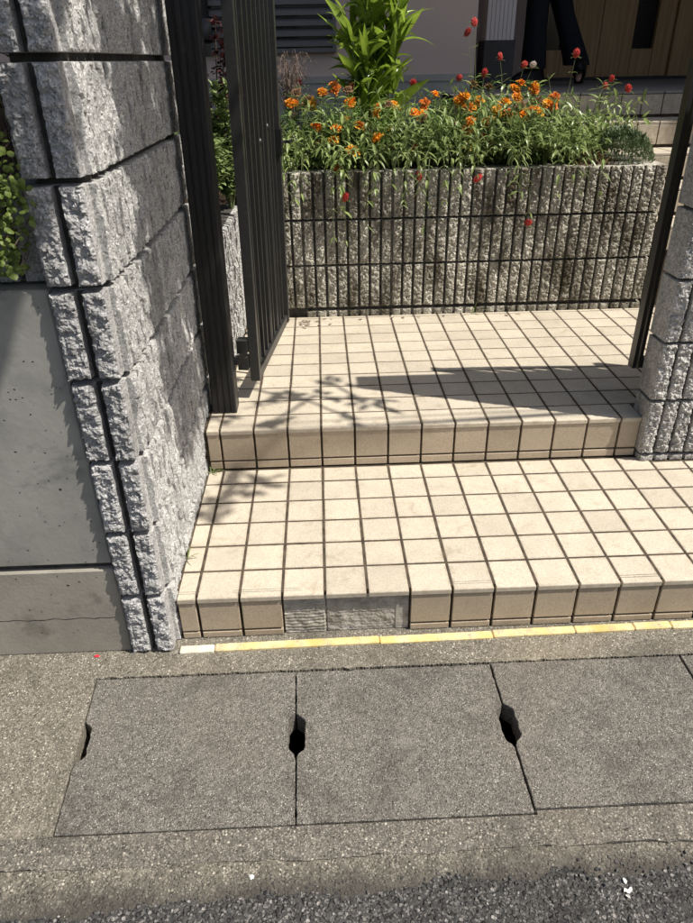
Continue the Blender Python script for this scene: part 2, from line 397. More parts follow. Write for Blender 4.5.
# gutter covers: slabs with half a lifting slot in each side
def cover(name, xl0, xl1, xr0, xr1, yb, yf, ns, label, seed, leftslot=True, rightslot=True):
    """l0/r0 at the front (yf), l1/r1 at the back (yb)"""
    def side(xf, xb, sgn, slot):
        pts = []
        k = 44
        for i in range(k + 1):
            t = i / k; y = yf + (yb - yf) * t; x = xf + (xb - xf) * t
            d = .0016 * noise.noise(Vector((y * 45, seed + sgn * 3, 0))) + .0014 * noise.noise(Vector((y * 170, seed, 4)))
            if slot and .40 < t < .68:
                e = min(t - .40, .68 - t) / .28
                d += (.0195 if sgn > 0 else .0165) * min(1, e * 7) + .0045 * noise.noise(Vector((y * 55, seed, 7))) + .002 * noise.noise(Vector((y * 160, seed, 3)))
            pts.append((x + sgn * d, y))
        return pts
    L = side(xl0, xl1, 1, leftslot); Rr = side(xr0, xr1, -1, rightslot)
    fr = [(x, y) for x, y in wobble_line(xl0, xr0, yf, .0017, seed=seed, fr=30)][1:-1]
    bk = [(x, y) for x, y in wobble_line(xl1, xr1, yb, .0036, seed=seed + 5, fr=30)][1:-1]
    poly = fr + Rr + list(reversed(bk)) + list(reversed(L))
    cx = (xl0 + xr0) / 2; cy = (yf + yb) / 2
    bm = bmesh.new()
    vs_ = [bm.verts.new((x - cx, y - cy, 0)) for x, y in poly]
    fc = bm.faces.new(vs_)
    if fc.normal.z < 0: fc.normal_flip()
    bm.normal_update()
    if fc.normal.z < 0: bmesh.ops.reverse_faces(bm, faces=[fc])
    ex = bmesh.ops.extrude_face_region(bm, geom=[fc])
    for v_ in [g for g in ex['geom'] if isinstance(g, bmesh.types.BMVert)]: v_.co.z -= .055
    bmesh.ops.recalc_face_normals(bm, faces=bm.faces[:])
    ed = [e for e in bm.edges if all(abs(v_.co.z) < 1e-6 for v_ in e.verts)]
    bmesh.ops.bevel(bm, geom=ed, offset=.0012, segments=1, affect='EDGES')
    me = bpy.data.meshes.new('slab'); bm.to_mesh(me); bm.free(); me.materials.append(M['cover_concrete'])
    o = obj('gutter_cover', me, None, (cx, cy, .0004 * (seed % 3)))
    return tag(o, label, 'gutter cover', 'concrete gutter covers along the kerb')
cover('c', -.2195, -.2425, .2590, .2495, -.1245, -.5235, 0, 'concrete gutter cover in front of the left block pillar, narrow slit at its end', 11)
cover('c', .2620, .2530, .7440, .7385, -.1250, -.5220, 0, 'concrete gutter cover with a dark slot at each end, below the bare mortar patch', 24)
cover('c', .7485, .7430, 1.2220, 1.2230, -.1235, -.5130, 0, 'concrete gutter cover right of the ragged wide slot, below intact riser tiles', 35, True, False)
cover('c', 1.2270, 1.2290, 1.71, 1.71, -.1230, -.5130, 0, 'last concrete gutter cover beyond the slotless joint, only a corner showing', 47, False, True)
# fill between covers and the front strip on the right, where the joint runs a little off
m = MB(); m.prism([(.75, -.5275), (3.4, -.5275), (3.4, -.5165), (.75, -.5165)], -.12, -.003)
tag(obj('joint_filler', m.mesh('joint_filler', M['gutter_concrete'])), kind='structure')
m = MB(); m.prism([(1.714, -.5165), (3.4, -.5165), (3.4, -.1245), (1.714, -.1245)], -.12, 0.0)
tag(obj('gutter_bay', m.mesh('gutter_bay', M['gutter_concrete'])), kind='structure')

# loose chips bedded in the asphalt (stuff)
m = MB()
rr = random.Random(5)
for k in range(5200):
    x = rr.uniform(-.55, 1.35); y = -.645 + .028 * (x - .5) - abs(rr.gauss(0, .12)) - rr.random() * .02
    lift = 0.0
    if k % 9 == 0: y = -.60 - abs(rr.gauss(0, .03)); lift = .004 + .05 * max(0, y + .65)
    s = rr.uniform(.0016, .0046) * (1.35 if rr.random() < .1 else 1)
    a = rr.random() * 6.28; q = rr.uniform(.5, 1); hh = rr.uniform(.15, .45)
    ca, sa = math.cos(a) * s, math.sin(a) * s
    z = -.0145 + lift
    m.add([(x + ca, y + sa, z), (x - sa * q, y + ca * q, z), (x - ca, y - sa, z), (x + sa * q, y - ca * q, z),
           (x + ca * .55, y + sa * .55, z + s * hh), (x - sa * q * .6, y + ca * q * .6, z + s * hh * 1.1), (x - ca * .6, y - sa * .6, z + s * hh), (x + sa * q * .5, y - ca * q * .5, z + s * hh * .8)],
          [(4, 5, 6, 7), (0, 1, 5, 4), (1, 2, 6, 5), (2, 3, 7, 6), (3, 0, 4, 7)])
n = NT('chips'); c = n.ramp(n.voro(70, out='Color'), [(0, .02), (.45, (.075, .072, .07)), (.8, (.14, .135, .125)), (.96, (.42, .40, .37))]); M['chips'] = n.done(c, .85)
tag(obj('road_chippings', m.mesh('road_chippings', M['chips'])), 'loose grey stone chippings bedded in the asphalt', 'gravel', kind='stuff')

# ================================================================== STEPS
def nose_mesh(w, d, t):
    """tread tile with a rounded front and three shallow grip grooves"""
    k = ('nose', round(w, 4), round(d, 4))
    if k in _cache: return _cache[k]
    pr = [(d, -t), (d, -.001), (d - .0012, 0)]
    y = .030
    for g in (.030, .022, .014):
        pr += [(g + .0016, 0), (g + .0007, -.0011), (g - .0007, -.0011), (g - .0016, 0)]
    pr += [(.003, 0), (.0010, -.0007), (.0, -.0028), (0, -.008), (0, -t)]
    m = MB(); n_ = len(pr)
    xs = [-w / 2, -w / 2 + .001, w / 2 - .001, w / 2]
    for i, x in enumerate(xs):
        sh = .001 if i in (0, 3) else 0
        m.v += [(x, y_, z_ - (sh if z_ > -.006 else 0)) for y_, z_ in pr]
    for i in range(3):
        for j in range(n_ - 1):
            m.f.append((i*n_+j, i*n_+j+1, (i+1)*n_+j+1, (i+1)*n_+j))
    m.f.append(tuple(range(n_ - 1, -1, -1))); m.f.append(tuple(3*n_ + j for j in range(n_)))
    me = m.mesh('nose_tile', M['tile']); _cache[k] = me
    return me
def lay(parent, x0, x1, y0, y1, z, nose=False, name='tile'):
    w_, d_ = x1 - x0 - J, y1 - y0 - J
    if w_ < .006 or d_ < .006: return
    jz = R(-.0005, .0003); rot = (R(-.003, .003), R(-.003, .003), R(-.004, .004))
    if nose:
        obj('nose_tile', nose_mesh(w_, y1 - y0 - J / 2, .014), parent, ((x0 + x1) / 2, y0, z + jz), (0, rot[1], 0))
    else:
        obj(name, tile_mesh(w_, d_, .012, .0013, M['tile']), parent, ((x0 + x1) / 2 + R(-.0006, .0006), (y0 + y1) / 2 + R(-.0006, .0006), z - .006 + jz), rot)
def riser(parent, x0, x1, z0, z1, y):
    w_, h_ = x1 - x0 - J, z1 - z0 - J
    if w_ < .005 or h_ < .004: return
    obj('riser_tile', tile_mesh(w_, .012, h_, .0013, M['riser_tile']), parent, ((x0 + x1) / 2, y + .006 + R(-.0005, .0005), (z0 + z1) / 2), (R(-.004, .004), 0, R(-.003, .003)))

# ---- lower step
st = root('lower_step', (.8, .3, 0), 'lower beige tiled step with three tiles missing from its front riser', 'step')
g = MB(); g.box((-.053, .0165, -.05), (2.32, .70, ZL - .0013)); obj('grout_bed', g.mesh('grout', M['grout']), st)
cols = [(-.0515, 0.0)] + [(i * U, (i + 1) * U) for i in range(0, 21)]
for ci, (x0, x1) in enumerate(cols):
    ymax = YB if x0 < 1.38 else .601
    lay(st, x0, x1, 0.0, U, ZL, nose=True)
    for j in range(1, 6):
        y1 = min((j + 1) * U, ymax)
        if j == 5: y1 = ymax
        if j == 5:
            lay(st, x0, x1, 5 * U, ymax, ZL)
        else: lay(st, x0, x1, j * U, (j + 1) * U, ZL)
    if not (2 <= ci - 1 <= 4):
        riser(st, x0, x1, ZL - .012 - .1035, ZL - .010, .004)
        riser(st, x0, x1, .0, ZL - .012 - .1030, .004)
# bare mortar where the three tiles came off
def mortar_patch():
    m = MB(); nx, nz = 110, 44
    x0, x1, z0, z1 = 2 * U + .002, 5 * U - .002, .004, ZL - .0145
    for j in range(nz + 1):
        for i in range(nx + 1):
            x = x0 + (x1 - x0) * i / nx; z = z0 + (z1 - z0) * j / nz
            comb = math.sin(z * 2 * math.pi / .011 + 2.2 * noise.noise(Vector((x * 20, z * 12, 3))))
            k = .0008 * comb * (1.0 if x < 3 * U else .25 + .5 * noise.noise(Vector((x * 14, z * 20, 8)))) + .0022 * noise.noise(Vector((x * 55, z * 60, 1))) + .0012 * noise.noise(Vector((x * 160, z * 170, 2)))
            if x > x1 - .035: k = k * .25 + .002
            if abs(x - 3 * U) < .0035: k -= .003
            m.v.append((x - x0, .0150 - k - .0035 * (1 if x < 3 * U else .4), z))
    for j in range(nz):
        for i in range(nx):
            a = j * (nx + 1) + i; m.f.append((a, a + 1, a + nx + 2, a + nx + 1))
    return m.mesh('mortar_patch', M['mortar_patch']), x0
me, x0 = mortar_patch()
o = obj('mortar_patch', me, st, (x0, 0, 0)); o['label'] = 'bare grey mortar left where riser tiles fell off'

# ---- upper landing
ld = root('upper_landing', (.7, 1.2, ZL), 'upper beige tiled landing between the gate posts and the flower planter', 'landing')
g = MB(); g.box((-.053, YB + .014, ZL - .02), (1.395, .72, ZU - .0013)); g.box((-.053, .7201, ZL - .02), (2.25, 1.80, ZU - .0014))
obj('grout_bed', g.mesh('grout', M['grout']), ld)
cols = [(-.0455, 0.0)] + [(i * U, (i + 1) * U) for i in range(0, 20)]
for ci, (x0, x1) in enumerate(cols):
    for j in range(0, 11):
        y0 = YB + j * U; y1 = min(YB + (j + 1) * U, YP + .004)
        xx1 = x1
        if y0 < .715 and x1 > 1.39:
            if x0 > 1.385: continue
            xx1 = 1.390
        if ci == 0 and y0 > 1.02: continue
        if j == 0:
            if x0 < 1.39: lay(ld, x0, xx1, y0, y1, ZU, nose=True)
        else: lay(ld, x0, xx1, y0, y1, ZU)
    if x0 < 1.385:
        xx1 = min(x1, 1.390)
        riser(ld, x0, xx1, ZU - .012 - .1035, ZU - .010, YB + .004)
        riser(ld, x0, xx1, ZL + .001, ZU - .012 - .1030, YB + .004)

# ---- yellow edging strip at the foot of the step
es = root('edging_strip', (.7, -.03, 0), 'yellow edging strip at the foot of the lower step', 'edging')
xs = -.052; k = 0
lens = [.09, .43, .30, .22, .16, .10, .24, .085, .19, .13, .28, .2, .3]
while xs < 2.3:
    ln = lens[k % len(lens)]
    me = bevbox('strip', ln - .0010, .025, .016, .003, M['white_strip'] if k == 0 else M['yellow'])
    yo = -.0385 + .0200 * (xs + ln / 2 + .05) / 1.4
    obj('strip_piece', me, es, (xs + ln / 2, yo + R(-.0015, .0015), .0012 + R(-.0012, .0012)), (R(-.03, .03), 0, .0143))
    xs += ln; k += 1

# ================================================================== SPLIT-FACE BLOCK WALLS
def rough(m, O, S, N, ribs, h, depth, amp, seed, res=.0042, Z=Vector((0, 0, 1)), chip=.004, fr=1.0, zfr=1.0):
    O, S, N = Vector(O), Vector(S), Vector(N)
    for ri, (s0, s1) in enumerate(ribs):
        ns = max(4, int((s1 - s0) / res)); nz = max(5, int(h / res))
        ss = [s0, s0 + .0012] + [s0 + .0012 + (s1 - s0 - .0024) * i / ns for i in range(1, ns)] + [s1 - .0012, s1]
        zz = [0, .0012] + [.0012 + (h - .0024) * i / nz for i in range(1, nz)] + [h - .0012, h]
        base = len(m.v); A, B = len(ss), len(zz)
        for j, z in enumerate(zz):
            for i, s in enumerate(ss):
                if i in (0, A - 1) or j in (0, B - 1): nn = -.001
                else:
                    p = Vector((s * 30 * fr, z * 30 * fr * zfr, seed * 7.3 + ri * 3.1))
                    a = noise.noise(p) + .75 * noise.noise(p * 2.3 + Vector((5, 1, 0))) + .6 * noise.noise(p * 4.9)
                    cell = noise.cell(p * 1.7 + Vector((a * .4, a * .3, 0)))
                    ed = min(s - s0, s1 - s, z * 1.2, (h - z) * 1.2)
                    wear = max(0, 1 - ed / .007)
                    nn = depth + amp * (a * .72 + .45 * cell) - wear * (chip * (.35 + abs(noise.noise(p * 1.3 + Vector((0, 9, 2)))) * 1.4))
                    nn = max(nn, .001)
                jit = Vector((0, 0, 0))
                if 1 < i < A - 2 and 1 < j < B - 2:
                    jit = S * (R(-1, 1) * res * .25) + Z * (R(-1, 1) * res * .25)
                m.v.append(tuple(O + S * s + N * nn + Z * z + jit))
        for j in range(B - 1):
            for i in range(A - 1):
                a_ = base + j * A + i
                if (i + j) % 2: m.f += [(a_, a_ + 1, a_ + A + 1), (a_, a_ + A + 1, a_ + A)]
                else: m.f += [(a_, a_ + 1, a_ + A), (a_ + 1, a_ + A + 1, a_ + A)]
def ribset(L, pitch, gap, start=0.0):
    k = int(round((L - start) / pitch)); return [(start + i * pitch + gap / 2, start + (i + 1) * pitch - gap / 2) for i in range(k)]
X_, Y_, mY, mX = Vector((1, 0, 0)), Vector((0, 1, 0)), Vector((0, -1, 0)), Vector((-1, 0, 0))
def block(L, T, h, ribs, depth, amp, seed, mat, end=None, res=.0042, fr=1.0, zfr=1.0, chip=.004, groove=False):
    """local: length along +x, ribbed front at y=0 facing -y, back at y=T, z from 0; end: ribs on the x=0 end (y from front)"""
    m = MB()
    bm = bmesh.new(); bmesh.ops.create_cube(bm, size=1)
    xa = depth if end else .0005
    for v_ in bm.verts: v_.co = Vector((xa + (v_.co.x + .5) * (L - xa - .0005), depth + (v_.co.y + .5) * (T - depth), (v_.co.z + .5) * h))
    bmesh.ops.bevel(bm, geom=bm.edges[:], offset=.002, segments=1, affect='EDGES')
    bm.verts.index_update()
    bm.normal_update(); dk = [i for i, f_ in enumerate(bm.faces) if f_.normal.y < -.9]
    m.add([v_.co.copy() for v_ in bm.verts], [[v_.index for v_ in f_.verts] for f_ in bm.faces]); bm.free()
    rough(m, (0, depth, 0), X_, mY, ribs, h, depth, amp, seed, res, fr=fr, zfr=zfr, chip=chip)
    if end:
        rough(m, (depth, T, 0), mY, mX, end, h, depth, amp, seed + 31, res, fr=fr, zfr=zfr, chip=chip)
    me = m.mesh('block', mat)
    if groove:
        me.materials.append(M['dark_mortar_groove'])
        for i in dk: me.polygons[i].material_index = 1  # core face behind the ribs coloured near-black
    return me

# ---- left pillar / side wall (runs back from the street, ribbed on its end and on the gate side)
PH = .191
XW = -.054     # inner face
lw = root('gate_wall', (-.12, .36, 0), 'grey split-face block wall left of the steps, two ribs on its street end', 'wall')
g = MB(); g.box((-.160, .006, -.02), (-.074, .915, 8 * PH - .012)); obj('mortar', g.mesh('mortar', M['dark_mortar_groove']), lw)
H8 = PH - .013
corner = [block(.40 - .001, .122, H8, [(.012, .048)] + [(.0545 + .05 * i, .0985 + .05 * i) for i in range(6)] + [(.3545, .397)], .014, .0058, s, M['white_stone'], end=None, fr=1.5, zfr=.4, chip=.004) for s in (1, 2, 3)]
inner = [block(.55, .122, H8, ribset(.55, .05, .006), .014, .0058, s, M['white_stone'], fr=1.5, zfr=.4, chip=.004) for s in (4, 5, 6)]
def endpad(seed):
    m = MB()
    rough(m, (0, 0, 0), X_, mY, [(.0035, .0505), (.0655, .1090)], H8, .0285, .0058, seed, .0036, chip=.008, fr=1.7)
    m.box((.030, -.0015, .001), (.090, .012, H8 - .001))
    me = m.mesh('end_face', M['grey_stone']); me.materials.append(M['dark_mortar_groove'])
    for p_ in list(me.polygons)[-6:]: p_.material_index = 1  # groove floor between the two ribs coloured near-black
    return me
ends = [endpad(s) for s in (51, 52, 53, 54)]
for c_ in range(8):
    z = c_ * PH + .0035
    b1 = obj('block', corner[c_ % 3], lw, (XW, -.012, z), (0, 0, math.pi / 2))
    obj('block', inner[(c_ * 2 + 1) % 3], lw, (XW, -.012 + .4005, z), (0, 0, math.pi / 2))
    part('end_face', ends[c_ % 4], b1, (0, .122, 0), (0, 0, -math.pi / 2))
# fallen-in mortar at the wall foot
# ---- concrete retaining wall on the left
cw = root('retaining_wall', (-.9, .05, 0), 'smooth cast concrete retaining wall left of the block pillar', 'wall')
def pitted(x0, x1, z0, z1, y0, y1, mat, npit, seed, name):
    me = bevbox(name, x1 - x0, y1 - y0, z1 - z0, .004, M[mat])
    return obj(name, me, cw, ((x0 + x1) / 2, (y0 + y1) / 2, (z0 + z1) / 2))
pitted(-2.4, -.1765, .286, .950, -.0260, .20, 'cast_concrete', 0, 1, 'upper_panel')
pitted(-2.4, -.1755, .0, .270, -.0290, .1995, 'rough_concrete', 0, 2, 'base_panel')
g = MB(); g.box((-2.4, -.013, .26), (-.177, .19, .30)); obj('panel_joint', g.mesh('panel_joint', M['dark_mortar_groove']), cw)
# blow holes of the cast face
m = MB(); rr = random.Random(9)
for k in range(150):
    x = rr.uniform(-.62, -.19); z = rr.uniform(.29, .945) if k < 125 else rr.uniform(.02, .26)
    y = -.0262 if z > .28 else -.0292
    s = rr.uniform(.0005, .0017) * (2.2 if rr.random() < .08 else 1); ax = rr.uniform(1, 2.2); a = rr.uniform(-.5, .2)
    n_ = 7; pts = []
    for i in range(n_):
        t = 2 * math.pi * i / n_; q = rr.uniform(.75, 1.2)
        px, pz = math.cos(t) * s * ax * q, math.sin(t) * s * q
        pts.append((x + px * math.cos(a) - pz * math.sin(a), y, z + px * math.sin(a) + pz * math.cos(a)))
    m.add(pts, [tuple(range(n_))])
o = obj('blow_holes', m.mesh('blow_holes', M['pit']), cw); o['kind'] = 'stuff'
# hairline crack across the base panel
m = MB(); pts = []
for i in range(34):
    x = -.62 + .42 * i / 33
    pts.append((x, .118 + .006 * noise.noise(Vector((x * 30, 1, 1))) + .003 * noise.noise(Vector((x * 120, 4, 1)))))
for i in range(33):
    (xa, za), (xb, zb) = pts[i], pts[i + 1]; wv = .0008 + .0009 * abs(noise.noise(Vector((xa * 50, 0, 8))))
    m.add([(xa, -.0292, za - wv), (xb, -.0292, zb - wv), (xb, -.0292, zb + wv), (xa, -.0292, za + wv)], [(0, 1, 2, 3)])
obj('crack', m.mesh('crack', M['pit']), cw)
# low ribbed block wall on top of the concrete
tw = root('coping_wall', (-.9, .1, .95), 'low ribbed grey block wall standing on the concrete retaining wall', 'wall')
g = MB(); g.box((-2.4, .030, .9515), (-.1765, .11, 1.125)); obj('mortar', g.mesh('mortar', M['dark_mortar_groove']), tw)
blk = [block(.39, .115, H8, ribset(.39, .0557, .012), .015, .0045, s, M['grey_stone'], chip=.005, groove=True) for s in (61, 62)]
for i in range(5):
    obj('block', blk[i % 2], tw, (-.177 - .398 * (i + 1) + .006, .012, .956))

# ---- right wall
rw = root('side_wall', (2.1, .66, ZL), 'speckled grey ribbed block wall closing the steps on the shaded gate side', 'wall')
g = MB(); g.box((1.408, .620, .10), (3.35, .700, .361 + .1945 * 7 - .012)); obj('mortar', g.mesh('mortar', M['dark_mortar_groove']), rw)
RH = .1945
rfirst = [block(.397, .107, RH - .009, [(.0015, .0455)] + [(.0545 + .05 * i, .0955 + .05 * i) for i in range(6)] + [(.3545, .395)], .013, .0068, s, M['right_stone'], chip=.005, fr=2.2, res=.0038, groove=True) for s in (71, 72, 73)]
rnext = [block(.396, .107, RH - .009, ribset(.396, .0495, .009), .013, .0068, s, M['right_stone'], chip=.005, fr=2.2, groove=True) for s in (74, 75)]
rlow = block(.397, .107, .0195, [(.003, .0455)] + [(.0545 + .05 * i, .0955 + .05 * i) for i in range(6)] + [(.3545, .395)], .011, .003, 77, M['right_stone'], chip=.003)
for i in range(5): obj('block', rlow, rw, (1.392 + .40 * i, .604, ZL + .0005 if i < 3 else ZL))
for c_ in range(8):
    z = .361 - RH + c_ * RH + .0045
    top = 7 if c_ < 8 else 8
    obj('block', rfirst[c_ % 3], rw, (1.3875, .604, z))
    for i in range(1, 5): obj('block', rnext[(c_ + i) % 2], rw, (1.3875 + .399 * i, .604, z))

# ---- planter
pw = root('flower_planter', (1.0, 2.0, ZU), 'weathered ribbed block planter full of flowers behind the landing', 'planter')
PC = .1957
ztops = [.913, .717, .521, .325]
g = MB(); g.box((.02, 1.776, .25), (1.823, 1.90, .905)); g.box((.02, 1.9001, .25), (.14, 2.33, .904)); g.box((1.72, 1.9001, .25), (1.823, 2.33, .903)); g.box((.1401, 2.22, .25), (1.7199, 2.329, .902))
obj('mortar', g.mesh('mortar', M['dark_mortar_groove']), pw)
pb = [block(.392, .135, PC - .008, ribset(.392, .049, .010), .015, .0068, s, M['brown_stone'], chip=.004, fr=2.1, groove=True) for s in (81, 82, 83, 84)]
pbl = [block(.392, .135, .030, ribset(.392, .049, .010), .015, .004, s, M['brown_stone'], chip=.003) for s in (85, 86)]
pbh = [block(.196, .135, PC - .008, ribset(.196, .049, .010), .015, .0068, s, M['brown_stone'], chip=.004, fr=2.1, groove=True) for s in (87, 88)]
k = 0
for r_, zt in enumerate(ztops):
    off = 1.842 - 5 * .393
    for i in range(5):
        x = 1.842 - (i + 1) * .3925 + .0
        if x < -.05: x0 = x
        me = pbl[(i + r_) % 2] if r_ == 3 else pb[(i * 2 + r_ * 3) % 4]
        z = (ZU - .002) if r_ == 3 else zt - PC + .008
        if i == 4:
            if r_ == 3: continue
            me = pbh[r_ % 2]; x = 1.842 - 4 * .3925 - .1965
        obj('block', me, pw, (x, YP + R(-.0012, .0012), z))
# soil
m = MB(); nx, ny = 60, 18
for j in range(ny + 1):
    for i in range(nx + 1):
        x = .10 + 1.66 * i / nx; y = 1.86 + .40 * j / ny
        m.v.append((x, y, .885 + .016 * noise.noise(Vector((x * 9, y * 9, 0))) + .008 * noise.noise(Vector((x * 40, y * 40, 5)))))
for j in range(ny):
    for i in range(nx):
        a = j * (nx + 1) + i; m.f.append((a, a + 1, a + nx + 2, a + nx + 1))
obj('soil', m.mesh('soil', M['soil'], True), pw)
# ---- side bed wall behind the gate leaf
sw = root('bed_wall', (-.06, 1.45, ZU), 'pale split-face block wall of the narrow bed behind the open gate leaf', 'wall')
g = MB(); g.box((-.12, 1.03, .2), (-.016, 1.80, .79)); obj('mortar', g.mesh('mortar', M['dark_mortar_groove']), sw)
sb = [block(.375, .115, .158, ribset(.375, .0536, .006), .014, .0075, s, M['white_stone'], fr=1.5, zfr=.4) for s in (91, 92)]
for c_ in range(3):
    for i in range(2): obj('block', sb[(c_ + i) % 2], sw, (.0, 1.03 + i * .378, ZU + .008 + c_ * .166), (0, 0, math.pi / 2))
m = MB(); m.box((-1.2, 1.03, .2), (-.121, 2.4, .76)); m.box((-.1205, 1.85, .2), (.015, 2.4, .755))
tag(obj('bed_soil', m.mesh('bed_soil', M['soil'])), kind='structure')

# ================================================================== GATE
def flute_post(w, d, h, nfl):
    """extruded post with shallow vertical flutes on its street face"""
    pts = []
    c = .004
    pts += [(-w/2 + c, -d/2)]
    for i in range(nfl):
        x = -w/2 + w * (i + 1) / (nfl + 1)
        pts += [(x - .0032, -d/2), (x - .0018, -d/2 + .003), (x + .0018, -d/2 + .003), (x + .0032, -d/2)]
    pts += [(w/2 - c, -d/2), (w/2, -d/2 + c), (w/2, d/2 - c), (w/2 - c, d/2), (-w/2 + c, d/2), (-w/2, d/2 - c), (-w/2, -d/2 + c)]
    m = MB(); m.prism(pts, 0, h); return m.mesh('post', M['aluminium'])
gp = root('gate_post', (.004, .808, ZU - .004), 'dark fluted aluminium gate post at the corner of the landing', 'post')
gp.rotation_euler = (0, math.radians(.45), 0)
part('shaft', flute_post(.081, .082, 1.42, 3), gp)
part('cap', bevbox('cap', .086, .087, .016, .003, M['aluminium']), gp, (0, 0, 1.426))
m = MB(); m.box((.0405, -.012, .0), (.056, .014, .026)); part('hinge_bracket', m.mesh('hb', M['gate']), gp, (0, .04, .150))
m = MB(); m.box((.0405, -.012, .0), (.056, .014, .026)); part('hinge_bracket', m.mesh('hb', M['gate']), gp, (0, .04, 1.05))

def gate_leaf(loc, rz, label, hinged=True):
    L, Hh = .648, 1.30 if hinged else .93
    g = root('gate_leaf', loc, label, 'gate', 'leaves of the black metal gate', rz)
    def bar(name, x0, x1, y, z0, z1):
        m = MB(); m.box((x0, -y, z0), (x1, y, z1)); return part(name, m.mesh(name, M['gate']), g)
    top = lambda x: Hh - .02 - .13 * ((x / L) ** 2)
    bar('stile', 0, .022 if hinged else .013, .016 if hinged else .019, 0, Hh)
    if not hinged: bar('stile', .023, .034, .012, 0, Hh)
    bar('stile', L - .030, L, .0185, 0, Hh - .02)
    bar('bottom_rail', .0222, L - .0342, .015, .0, .034)
    m = MB(); pts = [(.017 + (L - .034) * i / 14, 0, top(.017 + (L - .034) * i / 14) + .006) for i in range(15)]
    m.tube(pts, .0135, 8); part('top_rail', m.mesh('top_rail', M['gate'], True), g)
    k = 8
    for i in range(k):
        x = .022 + (L - .052) * (i + .75) / (k + .5)
        bar('bar', x - .005, x + .005, .0085, .033, top(x))
        if 1 < i < k - 1 and i % 2:
            xm = x + (L - .052) / (k + .5) / 2
            bo = bar('short_bar', xm - .006, xm + .006, .006, .033, .735 + .02 * math.sin(i * 1.7))
            m = MB(); m.tube([(0, 0, -.012), (0, 0, -.006), (0, 0, .003), (0, 0, .011), (0, 0, .014)], [.003, .0095, .0115, .0075, .001], 8)
            part('ball_tip', m.mesh('ball_tip', M['gate'], True), bo, (xm, 0, .747 + .02 * math.sin(i * 1.7)))
    m = MB(); m.box((L - .040, -.026, .66), (L - .002, .026, .745)); m.tube([(L - .022, -.026, .70), (L - .022, -.05, .70), (L + .03, -.055, .70)], .006, 8)
    part('latch', m.mesh('latch', M['aluminium']), g)
    for z in ((.045, .105) if hinged else ()):
        m = MB(); m.box((-.014, .0188, z), (.028, .054, z + .045)); part('hinge', m.mesh('hinge', M['gate']), g)
    return g
p0 = Vector((.106, .872)); p1 = Vector((.185, 1.512))
gate_leaf((p0.x, p0.y, .360), math.atan2(p1.y - p0.y, p1.x - p0.x), 'open black barred gate leaf hung on the fluted post, showing its full face').rotation_euler.x = math.radians(.7)
gate_leaf((1.417, .857, .378), 0.0, 'black gate leaf folded back behind the ribbed wall, only its stile showing', False)

# ================================================================== HOUSE AND PORCH
YE = 2.87; ZPORCH = 1.145
ps = root('porch_steps', (2.2, 3.2, ZU), 'tiled porch steps leading up to the wooden front door', 'steps')
levels = [(YE, 5.3, ZPORCH, 1.10), (2.60, YE, 1.016, 1.10), (2.345, 2.60, .890, 1.10), (2.09, 2.345, .764, 1.93), (1.84, 2.09, .640, 1.93)]
g = MB()
for i, (ya, yb_, z, xa) in enumerate(levels):
    g.box((xa, ya + .011, .2), (3.69, yb_ + .0105, z - .004))
obj('grout_bed', g.mesh('grout', M['grout']), ps)
for i, (ya, yb_, z, xa) in enumerate(levels):
    zb = levels[i + 1][2] if i + 1 < len(levels) else z - .12
    for c_ in range(int((3.6 - xa) / .117)):
        x0 = xa + c_ * .117; x1 = x0 + .117
        if x1 < 1.45 and i < 3: continue
        obj('riser_tile', tile_mesh(.1108, .012, z - zb - .030, .0013, M['tile']), ps, ((x0 + x1) / 2, ya + .009, (zb + z) / 2))
        if i == 0:
            me = tile_mesh(.1108, .108, .012, .0013, M['porch_floor']); obj('tile', me, ps, ((x0 + x1) / 2, ya + .054, z - .006))
        else:
            dd = yb_ - ya
            me = tile_mesh(.1108, dd - .006, .012, .0013, M['tile']); obj('tile', me, ps, ((x0 + x1) / 2, ya + dd / 2, z - .006))
m = MB(); m.box((1.10, YE + .112, ZPORCH - .02), (3.69, 5.3, ZPORCH - .0005)); obj('porch_slab', m.mesh('slab', M['porch_floor']), ps)

hs = root('house', (1.0, 4.0, 0), 'taupe rendered house with brown wooden front door and deep porch roof', 'house')
YW = 3.25
m = MB(); m.box((-3.2, YW, .0), (1.28, YW + .16, 3.2)); m.box((1.1201, YW + .1601, .0), (1.2801, 5.06, 3.2)); m.box((-3.2, 6.9, 0), (7, 7.06, 3.2)); m.box((3.90, 1.98, 0), (4.06, 6.899, 5.9)); m.box((4.061, 1.98, 0), (6.839, 2.14, 5.9)); m.box((6.84, 1.98, 0), (7.0, 6.899, 5.9)); m.box((-3.2, YW + .161, 0), (-3.04, 6.9, 3.2))  # tall right-hand wing is unseen, added to cast shade over the porch
obj('wall', m.mesh('wall', M['render']), hs)
m = MB(); m.box((1.2803, 4.98, ZPORCH), (2.05, 5.14, 3.2)); m.box((3.70, 3.25, .0), (3.86, 5.14, 3.2)); m.box((2.05, 4.98, 3.00), (3.70, 5.14, 3.2)); obj('porch_wall', m.mesh('wall', M['render']), hs)
m = MB(); m.box((-3.2, YW - .012, 1.205), (1.27, YW - .0005, 1.240)); m.box((-3.2, YW - .006, 0.0), (1.27, YW - .001, 1.2049)); obj('plinth', m.mesh('plinth', M['plinth']), hs)
